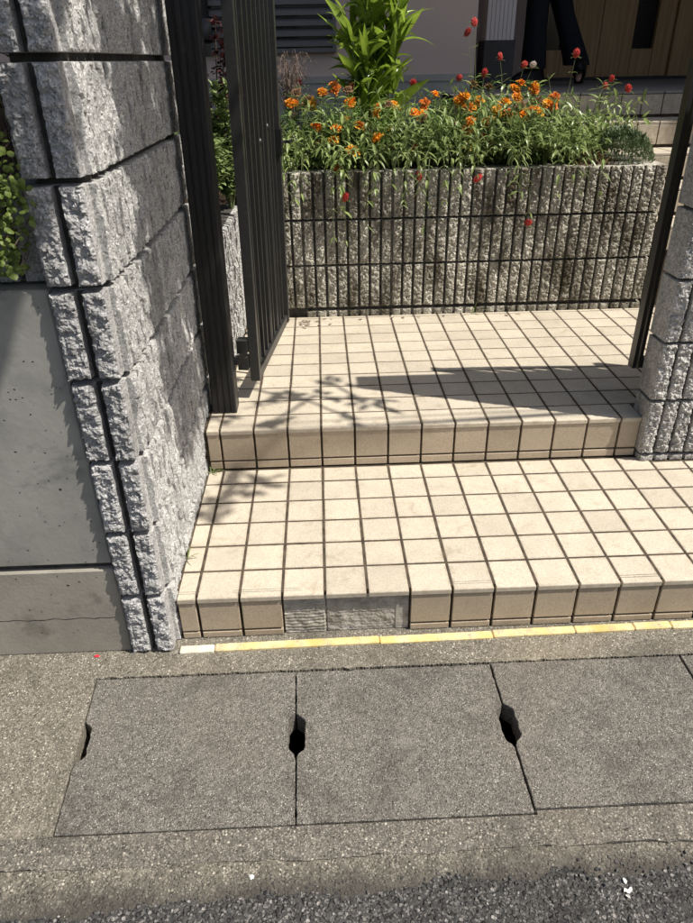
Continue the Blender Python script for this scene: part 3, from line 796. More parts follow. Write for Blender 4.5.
# door
Yd = 4.98
dr = root('front_door', (2.9, Yd, ZPORCH), None, None); del_keys = [k for k in dr.keys()]
dr.parent = hs; dr.location = Vector((2.9, Yd, ZPORCH)) - hs.location
def dpart(name, x0, x1, y0, y1, z0, z1, mat):
    m = MB(); m.box((x0 - 2.9, y0, z0), (x1 - 2.9, y1, z1)); return part(name, m.mesh(name, M[mat]), dr)
xs_ = [2.10, 2.195, 2.32, 2.40, 2.62, 2.80, 2.89, 3.06, 3.135, 3.20]
dpart('frame', 2.05, 2.094, -.03, .10, 0, 1.85, 'door_wood'); dpart('frame', 3.205, 3.70, -.03, .10, 0, 1.85, 'door_wood'); dpart('frame', 2.0945, 3.2045, -.03, .10, 1.80, 1.85, 'door_wood')
for a, b in zip(xs_[:-1], xs_[1:]):
    if abs(a - 2.195) < .001 or abs(a - 2.89) < .001:
        dpart('glass', a, b - .002, .035, .05, .215, 1.79, 'dark_glass'); dpart('panel', a, b - .003, .0, .07, .022, .214, 'door_wood'); continue
    dpart('panel', a, b - .004, R(-.004, .004), .07, .022, 1.79, 'door_wood')
dpart('sill', 2.05, 3.7, -.05, .08, .001, .020, 'dark_clad')
m = MB(); m.tube([(2.43 - 2.9, 0, .75), (2.43 - 2.9, -.05, .75), (2.43 - 2.9, -.05, 1.25), (2.43 - 2.9, 0, 1.25)], .012, 8); part('handle', m.mesh('handle', M['aluminium']), dr)
# porch column
cl = bpy.data.objects.new('porch_column', None); COL.objects.link(cl); cl.parent = hs; cl.location = Vector((1.505, 3.72, ZPORCH)) - hs.location
part('column_base', bevbox('cb', .195, .195, .265, .004, M['dark_clad']), cl, (0, 0, .133))
m = MB()
for i in range(7): m.box((-.088 + i * .0253, -.093, .2665), (-.088 + i * .0253 + .0215, .085, 2.05))
m.box((-.084, -.086, .266), (.084, .083, 2.05)); part('column_siding', m.mesh('cs', M['siding']), cl)
# louvred shutter
sh = bpy.data.objects.new('shutter', None); COL.objects.link(sh); sh.parent = hs; sh.location = Vector((0.0, YW, 1.36)) - hs.location
m = MB(); m.box((-.42, -.035, .0), (.475, -.001, .022)); m.box((-.42, -.035, .0221), (-.40, -.001, 1.2)); m.box((.455, -.035, .0221), (.475, -.001, 1.2)); part('shutter_frame', m.mesh('sf', M['shutter']), sh)
for i in range(22):
    m = MB(); z = .03 + i * .050
    m.add([(-.399, -.034, z), (.454, -.034, z), (.454, -.006, z + .018), (-.399, -.006, z + .018), (-.399, -.034, z + .022), (.454, -.034, z + .022), (.454, -.006, z + .040), (-.399, -.006, z + .040)],
          [(0, 3, 2, 1), (4, 5, 6, 7), (0, 1, 5, 4), (1, 2, 6, 5), (2, 3, 7, 6), (3, 0, 4, 7)])
    part('slat', m.mesh('slat', M['shutter']), sh)
m = MB(); m.box((-.399, -.003, .022), (.454, -.0005, 1.2)); part('shutter_back', m.mesh('sb', M['dark_glass']), sh)
# down pipe
dp = bpy.data.objects.new('down_pipe', None); COL.objects.link(dp); dp.parent = hs; dp.location = Vector((-.50, YW - .06, 1.4)) - hs.location
m = MB(); m.tube([(.24, 0, .05), (.24, 0, 1.75)], .035, 14); part('pipe', m.mesh('pipe', M['pipe'], True), dp)
m = MB(); m.tube([(.24, 0, .03), (.24, 0, .13)], .052, 14); part('pipe_collar', m.mesh('pc', M['pipe'], True), dp)
# roof over the porch and the eaves
m = MB(); m.prism([(-3.6, 2.72), (3.895, 2.72), (3.895, 7.3), (-3.6, 7.3)], 3.2005, 3.34); m.prism([(3.75, 1.90), (7.2, 1.90), (7.2, 7.3), (3.75, 7.3)], 5.901, 6.05); rf = obj('roof', m.mesh('roof', M['roof']), hs)  # second, higher slab roofs the unseen wing added for porch shade
m = MB(); m.tube([(-3.6, 2.66, 3.27), (3.88, 2.66, 3.27)], .055, 8); o = obj('gutter', m.mesh('gutter', M['pipe'], True), rf)

# ================================================================== PLANTS
def blade(m, base, d, length, width, droop, segs=4, fold=.25, up=Vector((0, 0, 1)), twist=0.0, prof=None):
    d = Vector(d).normalized(); p = Vector(base)
    side = d.cross(up)
    if side.length < .05: side = Vector((1, 0, 0)).cross(d)
    side.normalize()
    if twist: side = Matrix.Rotation(twist, 3, d) @ side
    vv = []
    for i in range(segs + 1):
        t = i / segs
        ww = width * (prof(t) if prof else (math.sin(math.pi * (t ** .75) * .96 + .06) * .5 + .02))
        nrm = side.cross(d).normalized()
        vv += [p - side * ww + nrm * ww * fold, p.copy(), p + side * ww + nrm * ww * fold]
        p = p + d * (length / segs)
        d = (d + Vector((0, 0, -droop / segs))).normalized()
    ff = []
    for i in range(segs):
        a = i * 3; ff += [(a, a + 1, a + 4, a + 3), (a + 1, a + 2, a + 5, a + 4)]
    m.add(vv, ff)
def bez(p0, p1, p2, n):
    p0, p1, p2 = Vector(p0), Vector(p1), Vector(p2)
    return [p0 * (1 - t) ** 2 + p1 * 2 * t * (1 - t) + p2 * t * t for t in [i / n for i in range(n + 1)]]
rp = random.Random(77)
def rdir(zmin, zmax):
    a = rp.uniform(0, 6.283); z = rp.uniform(zmin, zmax); h = math.sqrt(max(0, 1 - z * z)); return Vector((math.cos(a) * h, math.sin(a) * h, z))

# blossoms
def marigold_mesh(mat, seed, full=True):
    m = MB(); q = random.Random(seed)
    for ring, (k, r0, r1, z0, z1) in enumerate([(11, .004, .029, .0, .004), (10, .003, .024, .004, .012), (8, .002, .017, .007, .019), (6, .001, .010, .010, .022)]):
        for i in range(k):
            a = 2 * math.pi * (i + q.random() * .5) / k + ring * .4; wv = math.pi / k * 1.25
            s = q.uniform(.70, 1.2)
            f = lambda r, da, z: (math.cos(a + da) * r * s, math.sin(a + da) * r * s, z + q.uniform(-.003, .003))
            rm = (r0 + r1) / 2
            m.add([f(r0, 0, z0), f(rm, -wv * .8, z0 + (z1 - z0) * .7), f(r1, -wv * .7, z1 - .002), f(r1 * 1.04, 0, z1 - .0005), f(r1, wv * .7, z1 - .002), f(rm, wv * .8, z0 + (z1 - z0) * .7), f(rm, 0, z0 + (z1 - z0) * .35)],
                  [(0, 1, 6), (1, 2, 3, 6), (3, 4, 5, 6), (5, 0, 6)])
    m.tube([(0, 0, -.016), (0, 0, -.004), (0, 0, .006)], [.004, .008, .006], 6)
    return m.mesh('marigold_bloom', M[mat])
MG = [marigold_mesh('orange', 1), marigold_mesh('orange', 2), marigold_mesh('orange', 3), marigold_mesh('amber', 6), marigold_mesh('amber', 7), marigold_mesh('rust', 4)]
MGY = marigold_mesh('yellow_petal', 8); MGD = marigold_mesh('brown_leaf', 9)
def globe_mesh(seed, mat='globe'):
    m = MB(); q = random.Random(seed); k = 54
    for i in range(k):
        t = (i + .5) / k; z = 1 - 2 * t; r = math.sqrt(1 - z * z); a = i * 2.39996
        n_ = Vector((r * math.cos(a), r * math.sin(a), z)); c_ = Vector((n_.x * .0115, n_.y * .0115, n_.z * .015))
        s1 = n_.orthogonal().normalized(); s2 = n_.cross(s1); w_ = .0042
        tip = c_ + n_ * q.uniform(.003, .006) + Vector((0, 0, .004))
        m.add([c_ + s1 * w_, c_ + s2 * w_, c_ - s1 * w_, c_ - s2 * w_, tip], [(0, 1, 4), (1, 2, 4), (2, 3, 4), (3, 0, 4)])
    return m.mesh('globe_bloom', M[mat])
GB = [globe_mesh(1), globe_mesh(2), globe_mesh(3)]; GBP = globe_mesh(4, 'pale')

MARI = [(0.264,2.187,1.195),(0.254,2.15,1.153),(0.313,2.165,1.163),(0.386,2.186,1.189),(0.438,2.232,1.211),(0.502,2.14,1.153),(0.611,2.082,1.11),(0.696,2.13,1.134),(0.538,1.982,1.067),(0.436,1.967,1.062),(0.496,1.861,0.98),(0.608,1.923,1.023),(0.349,2.002,1.065),(1.069,2.23,1.212),(1.029,2.17,1.162),(1.092,2.163,1.149),(1.028,2.017,1.075),(1.114,2.04,1.067),(0.844,2.152,1.142),(0.891,2.171,1.177),(0.809,2.051,1.104),(1.302,2.252,1.211),(1.359,2.226,1.179),(1.266,2.209,1.185),(1.266,2.161,1.158),(1.206,2.133,1.137),(1.159,2.075,1.112),(1.275,2.113,1.128),(1.293,2.086,1.105),(1.347,2.082,1.1),(1.325,2.089,1.113),(1.401,2.125,1.133),(1.441,2.161,1.155),(1.418,2.116,1.121),(1.208,2.068,1.1),(0.671,2.111,1.143)]
RED = [(0.961,2.006,1.053),(1.072,1.922,1.01),(1.105,1.884,0.985),(0.756,1.841,0.981),(0.769,1.715,0.886),(1.014,1.715,0.873),(1.015,2.27,1.232),(1.129,2.264,1.247),(1.345,2.235,1.279),(1.034,2.243,1.409),(1.066,2.259,1.447),(1.195,2.258,1.313),(1.312,2.267,1.28),(1.125,2.247,1.251),(1.544,2.257,1.319),(1.689,2.224,1.189),(1.724,2.254,1.216),(1.802,2.229,1.175),(1.618,1.958,1.012),(1.252,1.715,0.689),(0.555,2.25,1.347),(0.273,2.254,1.225),(0.515,2.207,1.206),(0.8,2.262,1.216),(0.457,1.715,0.81)]
SOIL = .885
bases_m = [(x, y) for x in (.27, .43, .60, .76) for y in (2.16,)] + [(.36, 2.0), (.55, 1.97), (.86, 2.14), (1.03, 2.12), (1.16, 2.13), (1.28, 2.12), (1.40, 2.13), (1.07, 1.99)]
bases_g = [(.20, 1.88), (.30, 1.90), (.41, 1.88), (.52, 1.90), (.63, 1.87), (.74, 1.90), (.84, 1.88), (.94, 1.90), (1.03, 1.87), (1.13, 1.91), (1.23, 1.88), (1.33, 1.90), (1.43, 1.89), (1.52, 1.93),
           (.22, 2.03), (.47, 2.03), (.70, 2.02), (.81, 2.03), (.95, 2.03), (1.19, 2.02), (1.31, 2.03), (1.42, 2.02), (1.53, 2.06),
           (.95, 2.21), (1.10, 2.22), (1.24, 2.21), (1.49, 2.20), (1.62, 2.20), (1.70, 2.21)]
am = {b: [] for b in bases_m}; ag = {b: [] for b in bases_g}
CAMP = Vector(cam.location)
qf = random.Random(12)
MARI += [(f_[0] + qf.uniform(-.09, .09), f_[1] + qf.uniform(-.05, .03), f_[2] + qf.uniform(-.07, .015)) for f_ in MARI if qf.random() < .75]
MARI = [tuple(Vector(f_) + (CAMP - Vector(f_)).normalized() * .075) for f_ in MARI]
for fl in MARI: am[min(bases_m, key=lambda b: (b[0]-fl[0])**2 + (b[1]-fl[1])**2)].append(fl)
for fl in RED: ag[min(bases_g, key=lambda b: (b[0]-fl[0])**2 + (b[1]-min(fl[1], 2.25))**2)].append(fl)

def leafy_stem(mf, ms, pts, r0, leaf_len, leaf_w, start=.25, step=2, droop=.9):
    ms.tube(pts, [r0 * (1 - .6 * i / (len(pts) - 1)) for i in range(len(pts))], 4, cap=False)
    k = len(pts)
    for i in range(max(1, int(k * start)), k, step):
        t = (pts[min(i+1, k-1)] - pts[i-1]).normalized(); a = rp.uniform(0, 3.14) + i * 1.3
        s1 = t.orthogonal().normalized(); s2 = t.cross(s1)
        for sg in (0, math.pi):
            d = (s1 * math.cos(a + sg) + s2 * math.sin(a + sg)) * 1.0 + t * rp.uniform(.3, .9)
            f = (1 - .35 * i / k) * rp.uniform(.7, 1.25)
            blade(mf, pts[i], d, leaf_len * f, leaf_w * f, droop * rp.uniform(.5, 1.7), 4, .3, twist=rp.uniform(-.5, .5))
def globe_plant(b, flowers, idx):
    x, y = b; dry = False
    h = .29 + .08 * (y - 1.85) / .35 + rp.uniform(-.03, .03)
    if x > 1.47 and y < 2.1: h *= .6
    row = 0 if y < 1.95 else (1 if y < 2.1 else 2)
    rt = root('globe_flower_plant', (x, y, SOIL), GLABEL[row], 'flower plant', ['globe flower plants along the planter rim', 'globe flower plants in the middle of the planter', 'tall globe flower plants at the back of the planter'][row])
    mf, ms = MB(), MB(); O = Vector((0, 0, 0))
    for s in range(22):
        d = rdir(.3, .95); e = Vector((d.x * .75, d.y * .75, max(.5, d.z))) * h * rp.uniform(.7, 1.12)
        if y + e.y < 1.72: e.y = 1.72 - y
        if y + e.y > 2.35: e.y = 2.30 - y
        mid = e * .5 + Vector((0, 0, h * .22))
        leafy_stem(mf, ms, bez(O, mid, e, 9), .0022, .068, .0155)
    if y < 1.95:                                    # outer stems lean over the planter edge
        ns = 4 if .3 < x < .85 else 2
        for s in range(ns):
            e = Vector((rp.uniform(-.09, .09), 1.715 - y - rp.uniform(0, .03), rp.uniform(-.24, .03) if ns > 2 else rp.uniform(-.07, .08)))
            mid = Vector((e.x * .6, 1.69 - y, .23)); leafy_stem(mf, ms, bez(O, mid, e, 14), .0022, .062, .0135, .3)
    for fl in flowers:
        e = Vector(fl) - Vector((x, y, SOIL))
        low = e.z < .02
        mid = Vector((e.x * .5, (1.745 - y) if low else e.y * .35, .15 if low else e.z * .75))
        pts = bez(O, mid, e, 12)
        leafy_stem(mf, ms, pts, .0019, .05, .010, .25 if not low else .4, 3)
        for sg in (-1, 1): blade(mf, e - Vector((0, 0, .006)), Vector((sg, rp.uniform(-.6, .6), .15)), .030, .009, .6, 3)
        o = part('bloom', GBP if fl[0] in (1.345,) else rp.choice(GB), rt, e + Vector((0, 0, .008)), (rp.uniform(-.7, .7), rp.uniform(-.7, .7), rp.uniform(0, 6)), scale=[rp.uniform(.75, 1.15), rp.uniform(.75, 1.15), rp.uniform(.7, 1.2)])
    part('foliage', mf.mesh('foliage', M['globe_leaf']), rt); part('stems', ms.mesh('stems', M['stem']), rt)
def marigold_plant(b, flowers, idx):
    x, y = b; h = .29 + rp.uniform(-.02, .03)
    rt = root('marigold_plant', (x, y, SOIL), MLABEL[x > .95], 'flower plant', ['marigold plants by the tall leaves', 'marigold plants before the porch steps'][x > .95])
    mf, ms = MB(), MB(); O = Vector((0, 0, 0))
    ends_ = []
    for s in range(10):
        d = rdir(.4, .95); e = Vector((d.x * .75, d.y * .75, max(.55, d.z))) * h * rp.uniform(.75, 1.1)
        ends_.append(e)
    for fl in flowers: ends_.append(Vector(fl) - Vector((x, y, SOIL)))
    for e in ends_:
        pts = bez(O, e * .5 + Vector((0, 0, h * .12)), e, 10); ms.tube(pts, [.003 * (1 - .5 * i / 10) for i in range(11)], 4, cap=False)
        for i in range(3, 11):
            t = (pts[min(i+1, 10)] - pts[i-1]).normalized(); s1 = t.orthogonal().normalized(); s2 = t.cross(s1)
            for sg in range(2):                    # feathery pinnate leaves
                a = rp.uniform(0, 6.28); d = ((s1 * math.cos(a) + s2 * math.sin(a)) + t * .5).normalized(); ln = rp.uniform(.04, .065)
                for q in range(1, 5):
                    bp = pts[i] + d * ln * q / 4 - Vector((0, 0, .006 * (q / 4) ** 2)); sd = d.cross(Vector((0, 0, 1))).normalized()
                    for ss in (-1, 1): blade(mf, bp, sd * ss + d * .8, .020, .0055, .3, 2, .2)
    for fl in flowers:
        e = Vector(fl) - Vector((x, y, SOIL)); me = rp.choice(MG)
        if rp.random() < .12: me = MGD
        part('bloom', me, rt, e, (rp.uniform(.1, 1.2), rp.uniform(-.6, .6), rp.uniform(-.5, .5)), scale=[rp.uniform(.65, 1.12)] * 3)
    part('foliage', mf.mesh('foliage', M['marigold_leaf']), rt); part('stems', ms.mesh('stems', M['stem']), rt)
GLABEL = ['narrow-leaved globe flower plant at the planter rim, stems leaning over the blocks', 'narrow-leaved globe flower plant in the middle of the planter behind the rim row', 'tall thin-stemmed globe flower plant at the back of the planter, red heads above the marigolds']
MLABEL = ['bushy marigold plant with scattered orange blooms, below the tall sword-leaved clump', 'bushy marigold plant in the crowded orange cluster in front of the porch']
for i, b in enumerate(bases_m): marigold_plant(b, am[b], i)
for i, b in enumerate(bases_g): globe_plant(b, ag[b], i)
# the one yellow bloom
rt = root('yellow_marigold', (.995, 1.90, SOIL), 'small marigold with a single yellow bloom above the planter rim', 'flower plant')
ms, mf = MB(), MB(); e = Vector((0, -.04, .105)); leafy_stem(mf, ms, bez((0, 0, 0), (0, -.01, .07), e, 8), .002, .045, .010)
part('bloom', MGY, rt, e, (.8, .1, 0)); part('stems', ms.mesh('stems', M['stem']), rt); part('foliage', mf.mesh('foliage', M['marigold_leaf']), rt)

# low grey-green cushion at the right end
rt = root('stonecrop_cushion', (1.675, 1.93, SOIL), 'low grey-green stonecrop cushion at the end of the planter', 'ground cover')
mf = MB()
for k in range(3600):
    a = rp.uniform(0, 6.28); rr_ = math.sqrt(rp.random()); x = math.cos(a) * rr_ * .165; y = math.sin(a) * rr_ * .15
    z = .165 * math.sqrt(max(0, 1 - rr_ * rr_)) + rp.uniform(-.02, .015) - .02 + .02 * noise.noise(Vector((x * 25, y * 25, 0)))
    d = Vector((x * 5, y * 5, 1)).normalized() + rdir(-.4, .6) * .8
    blade(mf, (x, y, z), d, rp.uniform(.014, .024), .007, .2, 2, .3)
part('foliage', mf.mesh('foliage', M['sedum_leaf']), rt)
rt = root('withered_patch', (1.535, 1.85, SOIL), 'withered rust-brown stems beside the stonecrop cushion', 'ground cover')
mf = MB(); ms = MB()
for k in range(420):
    a = rp.uniform(0, 6.28); rr_ = math.sqrt(rp.random()); x = math.cos(a) * rr_ * .10; y = math.sin(a) * rr_ * .08
    z = .085 * math.sqrt(max(0, 1 - rr_ * rr_)) * rp.random() ** .5
    blade(mf, (x, y, z), rdir(0, 1), rp.uniform(.014, .03), .006, .6, 2, .3)
part('foliage', mf.mesh('foliage', M['brown_leaf']), rt)

# tall broad-leaved plant
rt = root('tall_broad_leaf_plant', (.63, 2.27, SOIL), 'tall clump of glossy upright sword-shaped green leaves behind the flowers', 'plant')
pr_ = lambda t: .5 * math.sin(math.pi * min(1, t ** .8 * .97 + .05)) + .03
shoots = []
for s in range(13):
    a = rp.uniform(0, 6.28); r_ = rp.uniform(0, .10); b0 = Vector((math.cos(a) * r_, math.sin(a) * r_ * .5, 0))
    tp = b0 + Vector((rp.uniform(-.13, .12), rp.uniform(-.10, .08), rp.uniform(.45, .85)))
    ms = MB(); pts = bez(b0, (b0 + tp) / 2 + Vector((0, 0, .08)), tp, 10); ms.tube(pts, [.006 - .0003 * i for i in range(11)], 6); part('shoot', ms.mesh('shoot', M['stem']), rt)
    for i in range(2, 11):
        for q in range(3):
            an = rp.uniform(0, 6.28); d = Vector((math.cos(an), math.sin(an) * .8, rp.choice([rp.uniform(.4, 1.2), rp.uniform(.9, 2.8), rp.uniform(.9, 2.8)])))
            m = MB(); blade(m, (0, 0, 0), d, rp.uniform(.12, .23), rp.uniform(.024, .046), rp.uniform(.1, 1.9), 7, rp.uniform(.1, .5), twist=rp.uniform(-1.0, 1.0), prof=pr_)
            part('leaf', m.mesh('leaf', M['broad_leaf'], True), rt, pts[i])
# dead twiggy bush
rt = root('dead_bush', (.235, 2.24, SOIL), 'dry leafless tangle of brown twigs between gate and tall plant', 'bush')
ms = MB()
for k in range(150):
    a = rp.uniform(0, 6.28); e = Vector((math.cos(a) * rp.uniform(.02, .085), math.sin(a) * rp.uniform(.02, .07), rp.uniform(.30, .47)))
    pts = bez((0, 0, 0), (e.x * .3, e.y * .3, e.z * 1.25), e + Vector((e.x * .6, e.y * .4, -.06 * rp.random())), 8)
    pts = [p + rdir(-1, 1) * .006 for p in pts]; ms.tube(pts, [.0022 * (1 - .6 * i / 8) for i in range(9)], 3, cap=False)
part('twigs', ms.mesh('twigs', M['twig']), rt)
# leafy shrubs in the bed behind the gate
def bed_shrub(loc, h, r_, nleaf, mat, label, name, ll=.045, lw=.018, cat='shrub'):
    rt = root(name, loc, label, cat); mf, ms = MB(), MB()
    for s in range(14):
        d = rdir(.3, .98); e = Vector((d.x * r_, d.y * r_, h * rp.uniform(.55, 1.05)))
        pts = bez((0, 0, 0), Vector((e.x * .3, e.y * .3, e.z * .6)), e, 10); ms.tube(pts, [.004 * (1 - .07 * i) for i in range(11)], 4, cap=False)
        for k in range(nleaf // 14):
            i = rp.randint(3, 10); blade(mf, pts[i] + rdir(-1, 1) * .012, rdir(-.3, .9), ll * rp.uniform(.6, 1.2), lw, .6, 3, .25)
    part('foliage', mf.mesh('foliage', M[mat]), rt); part('stems', ms.mesh('stems', M['bark' if mat == 'red_leaf' else 'stem']), rt)
bed_shrub((-.02, 1.70, .76), .46, .13, 1500, 'shrub_leaf', 'light green leafy shrub in the bed behind the gate post', 'leafy_shrub')
bed_shrub((-.10, 1.46, .76), .34, .12, 1300, 'shrub_leaf', 'pale green shrub spilling over the side bed wall', 'leafy_shrub')
bed_shrub((-.16, 2.55, .75), .72, .14, 520, 'red_leaf', 'dark red-leaved shrub below the down pipe', 'red_leaf_shrub', .04, .024)
# creeper over the retaining wall
rt = root('creeper', (-.27, .06, 1.1), 'green round-leaved creeper hanging over the low ribbed wall', 'creeper')
mf, ms = MB(), MB()
for k in range(1900):
    if k < 1400:
        z = rp.uniform(-.11, .21); x = rp.uniform(-.16, .115) ; y = rp.uniform(-.15, -.08)
        if z < -.02 and x > .09 - (-.02 - z) * .3: x -= .05
        if z > .04: x -= (z - .04) * .35
    else:
        z = rp.uniform(.03, .34); x = rp.uniform(-.20, .06); y = rp.uniform(.02, .16)
    c_ = Vector((x, y, z)); n_ = (Vector((.35, -.8, .55)) + rdir(-1, 1) * .7).normalized(); s1 = n_.orthogonal().normalized(); s2 = n_.cross(s1); s = rp.uniform(.004, .0078)
    vv = [c_ + n_ * .002]
    for i in range(7): vv.append(c_ + (s1 * math.cos(i * .9) + s2 * math.sin(i * .9)) * s * rp.uniform(.85, 1.1))
    mf.add(vv, [(0, 1 + i, 1 + (i + 1) % 7) for i in range(7)])
    if k % 9 == 0: ms.tube(bez((x, .05, .0), (x, .02, z + .05), c_, 5), .0012, 3, cap=False)
part('foliage', mf.mesh('foliage', M['creeper_leaf']), rt); part('stems', ms.mesh('stems', M['twig']), rt)
# brick edging seen dark behind the creeper
m = MB(); m.box((-2.4, .18, .95), (-.30, .30, 1.42)); tag(obj('garden_bank', m.mesh('garden_bank', M['soil'])), kind='structure')

# small weeds
def weed(loc, n_, hh, label):
    rt = root('weed', loc, label, 'weed'); m = MB()
    for k in range(n_): blade(m, (0, 0, 0), rdir(.5, 1), hh * rp.uniform(.6, 1.2), .004, 1.2, 5, .2)
    part('blades', m.mesh('blades', M['globe_leaf']), rt)
weed((-.046, .165, ZL - .002), 5, .06, 'tiny grass tuft between the side wall and the lower tread')
weed((-.040, .622, ZL - .002), 6, .05, 'pale grass tuft in the corner under the upper riser')
weed((1.05, 1.742, ZU - .002), 6, .07, 'thin dry grass tuft at the foot of the planter')
# ================================================================== TREE that dapples the left side (beyond the right edge of the photograph)
tr = root('garden_tree', (3.7, .28, 0), 'small leafy tree beyond the ribbed wall, its branch reaching over the steps', 'tree')
tb = Vector((3.7, .28, 0))
m = MB(); m.tube([(0, 0, -.05), (-.02, 0, .8), (-.07, -.01, 1.6), (-.16, -.02, 2.3)], [.06, .05, .042, .035], 10); part('trunk', m.mesh('trunk', M['bark'], True), tr)
mf, ml = MB(), MB(); rt_ = random.Random(21)
def trace(P, z):
    P = Vector(P); return P + SV * ((z - P.z) / SV.z) - tb
hub = Vector((-.16, -.02, 2.3))
def spray(c_, k, sp, limb=True):
    if limb:
        pts = bez(hub, (hub + c_) / 2 + Vector((0, 0, .15)), c_, 8); ml.tube(pts, [.0065 * (1 - .085 * i) for i in range(9)], 5)
    for i in range(k):
        o_ = Vector((rt_.gauss(0, sp), rt_.gauss(0, sp), rt_.gauss(0, sp * .6)))
        d = Vector((rt_.uniform(-1, 1), rt_.uniform(-1, 1), rt_.uniform(-.6, .6)))
        blade(mf, c_ + o_, d, rt_.uniform(.045, .075), .032, .5, 3, .15)
for k in range(64):          # foliage whose shade lies over the back half of the side wall
    y = rt_.uniform(.27, .86); z = rt_.uniform(.36, 1.5)
    if z < .7 and rt_.random() < .5: continue
    spray(trace((-.05, y, z), rt_.uniform(2.5, 3.1)), 30, .045, k % 20 == 0)
for (x, y) in [(.03, 1.0), (.15, .865), (.22, .90), (.30, .896), (.43, .844), (.52, .81), (.41, .705), (.20, .67), (.13, .652), (.36, 1.0)]:
    spray(trace((x, y, ZU), rt_.uniform(2.4, 2.6)), 6, .026, False)
for (x, y) in [(.05, .525), (.12, .538), (.02, .46), (0.0, .40), (.05, .58)]:
    spray(trace((x, y, ZL), rt_.uniform(2.5, 2.9)), 9, .024, False)
spray(trace((1.60, .47, ZL), 2.3), 14, .03, False)
for line in ([(.60, .82), (.46, .86), (.32, .88), (.18, .84), (.06, .80)], [(.45, .69), (.36, .77), (.27, .87)], [(.30, .88), (.22, .76), (.13, .65)], [(.46, .86), (.40, .95), (.36, 1.02)], [(.22, .87), (.12, .94), (.03, 1.0)], [(.20, .60), (.10, .55), (.0, .43)]):
    zz = ZU if line[0][1] > .62 else ZL
    ml.tube([trace((x, y, zz), 2.45 + .03 * i) for i, (x, y) in enumerate(line)], [.0085 - .0011 * i for i in range(len(line))], 5)
for (z, x) in [(1.40, -.15), (1.36, -.10), (1.27, -.10), (1.22, -.09), (1.1, -.15)]:
    spray(trace((x, -.04, z), rt_.uniform(2.5, 2.9)), 8, .02, False)
for k in range(40):          # the rest of the crown
    spray(Vector((rt_.uniform(.25, 1.4), rt_.uniform(-.6, .5), rt_.uniform(2.4, 3.2))), 22, .09, k % 4 == 0)
part('limbs', ml.mesh('limbs', M['bark'], True), tr); part('crown', mf.mesh('crown', M['tree_leaf']), tr)

# ================================================================== PERSON on the porch (only the legs show)
px, py_ = 1.90, 3.95
pe = root('person', (px, py_, ZPORCH), 'person in wide black trousers and dark shoes walking past the front door', 'person')
def skin_body():
    J_ = {'pel': (0, 0, .96, .12), 'sp': (0, 0, 1.12, .115), 'ch': (-.02, 0, 1.32, .13), 'nk': (-.03, 0, 1.47, .05), 'hd0': (-.04, 0, 1.55, .065), 'hd1': (-.045, 0, 1.63, .085), 'hd2': (-.04, 0, 1.70, .06),
          'hl': (-.01, -.09, .90, .085), 'kl': (-.11, -.09, .49, .058), 'al': (-.085, -.06, .10, .036), 'tl': (-.20, -.075, .03, .018),
          'hr': (.01, .09, .90, .085), 'kr': (.065, .06, .50, .058), 'ar': (.245, 0, .125, .036), 'tr': (.205, -.10, .025, .016),
          'sl': (-.03, -.17, 1.40, .05), 'el': (.05, -.22, 1.14, .042), 'wl': (-.03, -.20, .92, .028), 'pl': (-.05, -.20, .85, .026),
          'sr': (-.01, .17, 1.40, .05), 'er': (-.01, .23, 1.14, .042), 'wr': (-.12, .21, .94, .028), 'pr': (-.15, .205, .875, .026)}
    E_ = [('pel','sp'),('sp','ch'),('ch','nk'),('nk','hd0'),('hd0','hd1'),('hd1','hd2'),('pel','hl'),('hl','kl'),('kl','al'),('al','tl'),('pel','hr'),('hr','kr'),('kr','ar'),('ar','tr'),('ch','sl'),('sl','el'),('el','wl'),('wl','pl'),('ch','sr'),('sr','er'),('er','wr'),('wr','pr')]
    for sd, base in (('l', J_['pl']), ('r', J_['pr'])):
        for f_ in range(5):
            a = -.026 + .013 * f_; ln = [.05, .075, .082, .076, .06][f_]
            k1 = f'f{sd}{f_}a'; k2 = f'f{sd}{f_}b'
            J_[k1] = (base[0] + a, base[1], base[2] - ln * .55, .0085); J_[k2] = (base[0] + a - .012, base[1] + (.012 if sd == 'l' else -.012), base[2] - ln, .007)
            E_ += [('p' + sd, k1), (k1, k2)]
    keys = list(J_); me = bpy.data.meshes.new('body'); me.from_pydata([J_[k][:3] for k in keys], [(keys.index(a), keys.index(b)) for a, b in E_], [])
    o = bpy.data.objects.new('body_tmp', me); COL.objects.link(o)
    md = o.modifiers.new('skin', 'SKIN'); o.modifiers.new('sub', 'SUBSURF').levels = 2
    for i, k in enumerate(keys): me.skin_vertices[0].data[i].radius = (J_[k][3],) * 2; me.skin_vertices[0].data[i].use_root = (k == 'pel')
    dg = bpy.context.evaluated_depsgraph_get(); dg.update()
    nm = bpy.data.meshes.new_from_object(o.evaluated_get(dg)); bpy.data.objects.remove(o)
    nm.materials.clear(); nm.materials.append(M['skin']); nm.shade_smooth(); nm.name = 'body'
    return nm
part('body', skin_body(), pe)
def loft(m, rings, n=20, close=True, fold=0.0):
    base = len(m.v)
    for (x, y, z, a, b) in rings:
        for i in range(n):
            t = 2 * math.pi * i / n; q = 1 + fold * noise.noise(Vector((math.cos(t) * 2, math.sin(t) * 2, z * 3 + x * 5)))
            m.v.append((x + a * math.cos(t) * q, y + b * math.sin(t) * q, z))
    for j in range(len(rings) - 1):
        for i in range(n):
            m.f.append((base + j*n + i, base + j*n + (i+1) % n, base + (j+1)*n + (i+1) % n, base + (j+1)*n + i))
    if close: m.f.append(tuple(base + (len(rings)-1)*n + i for i in range(n)))
m = MB()
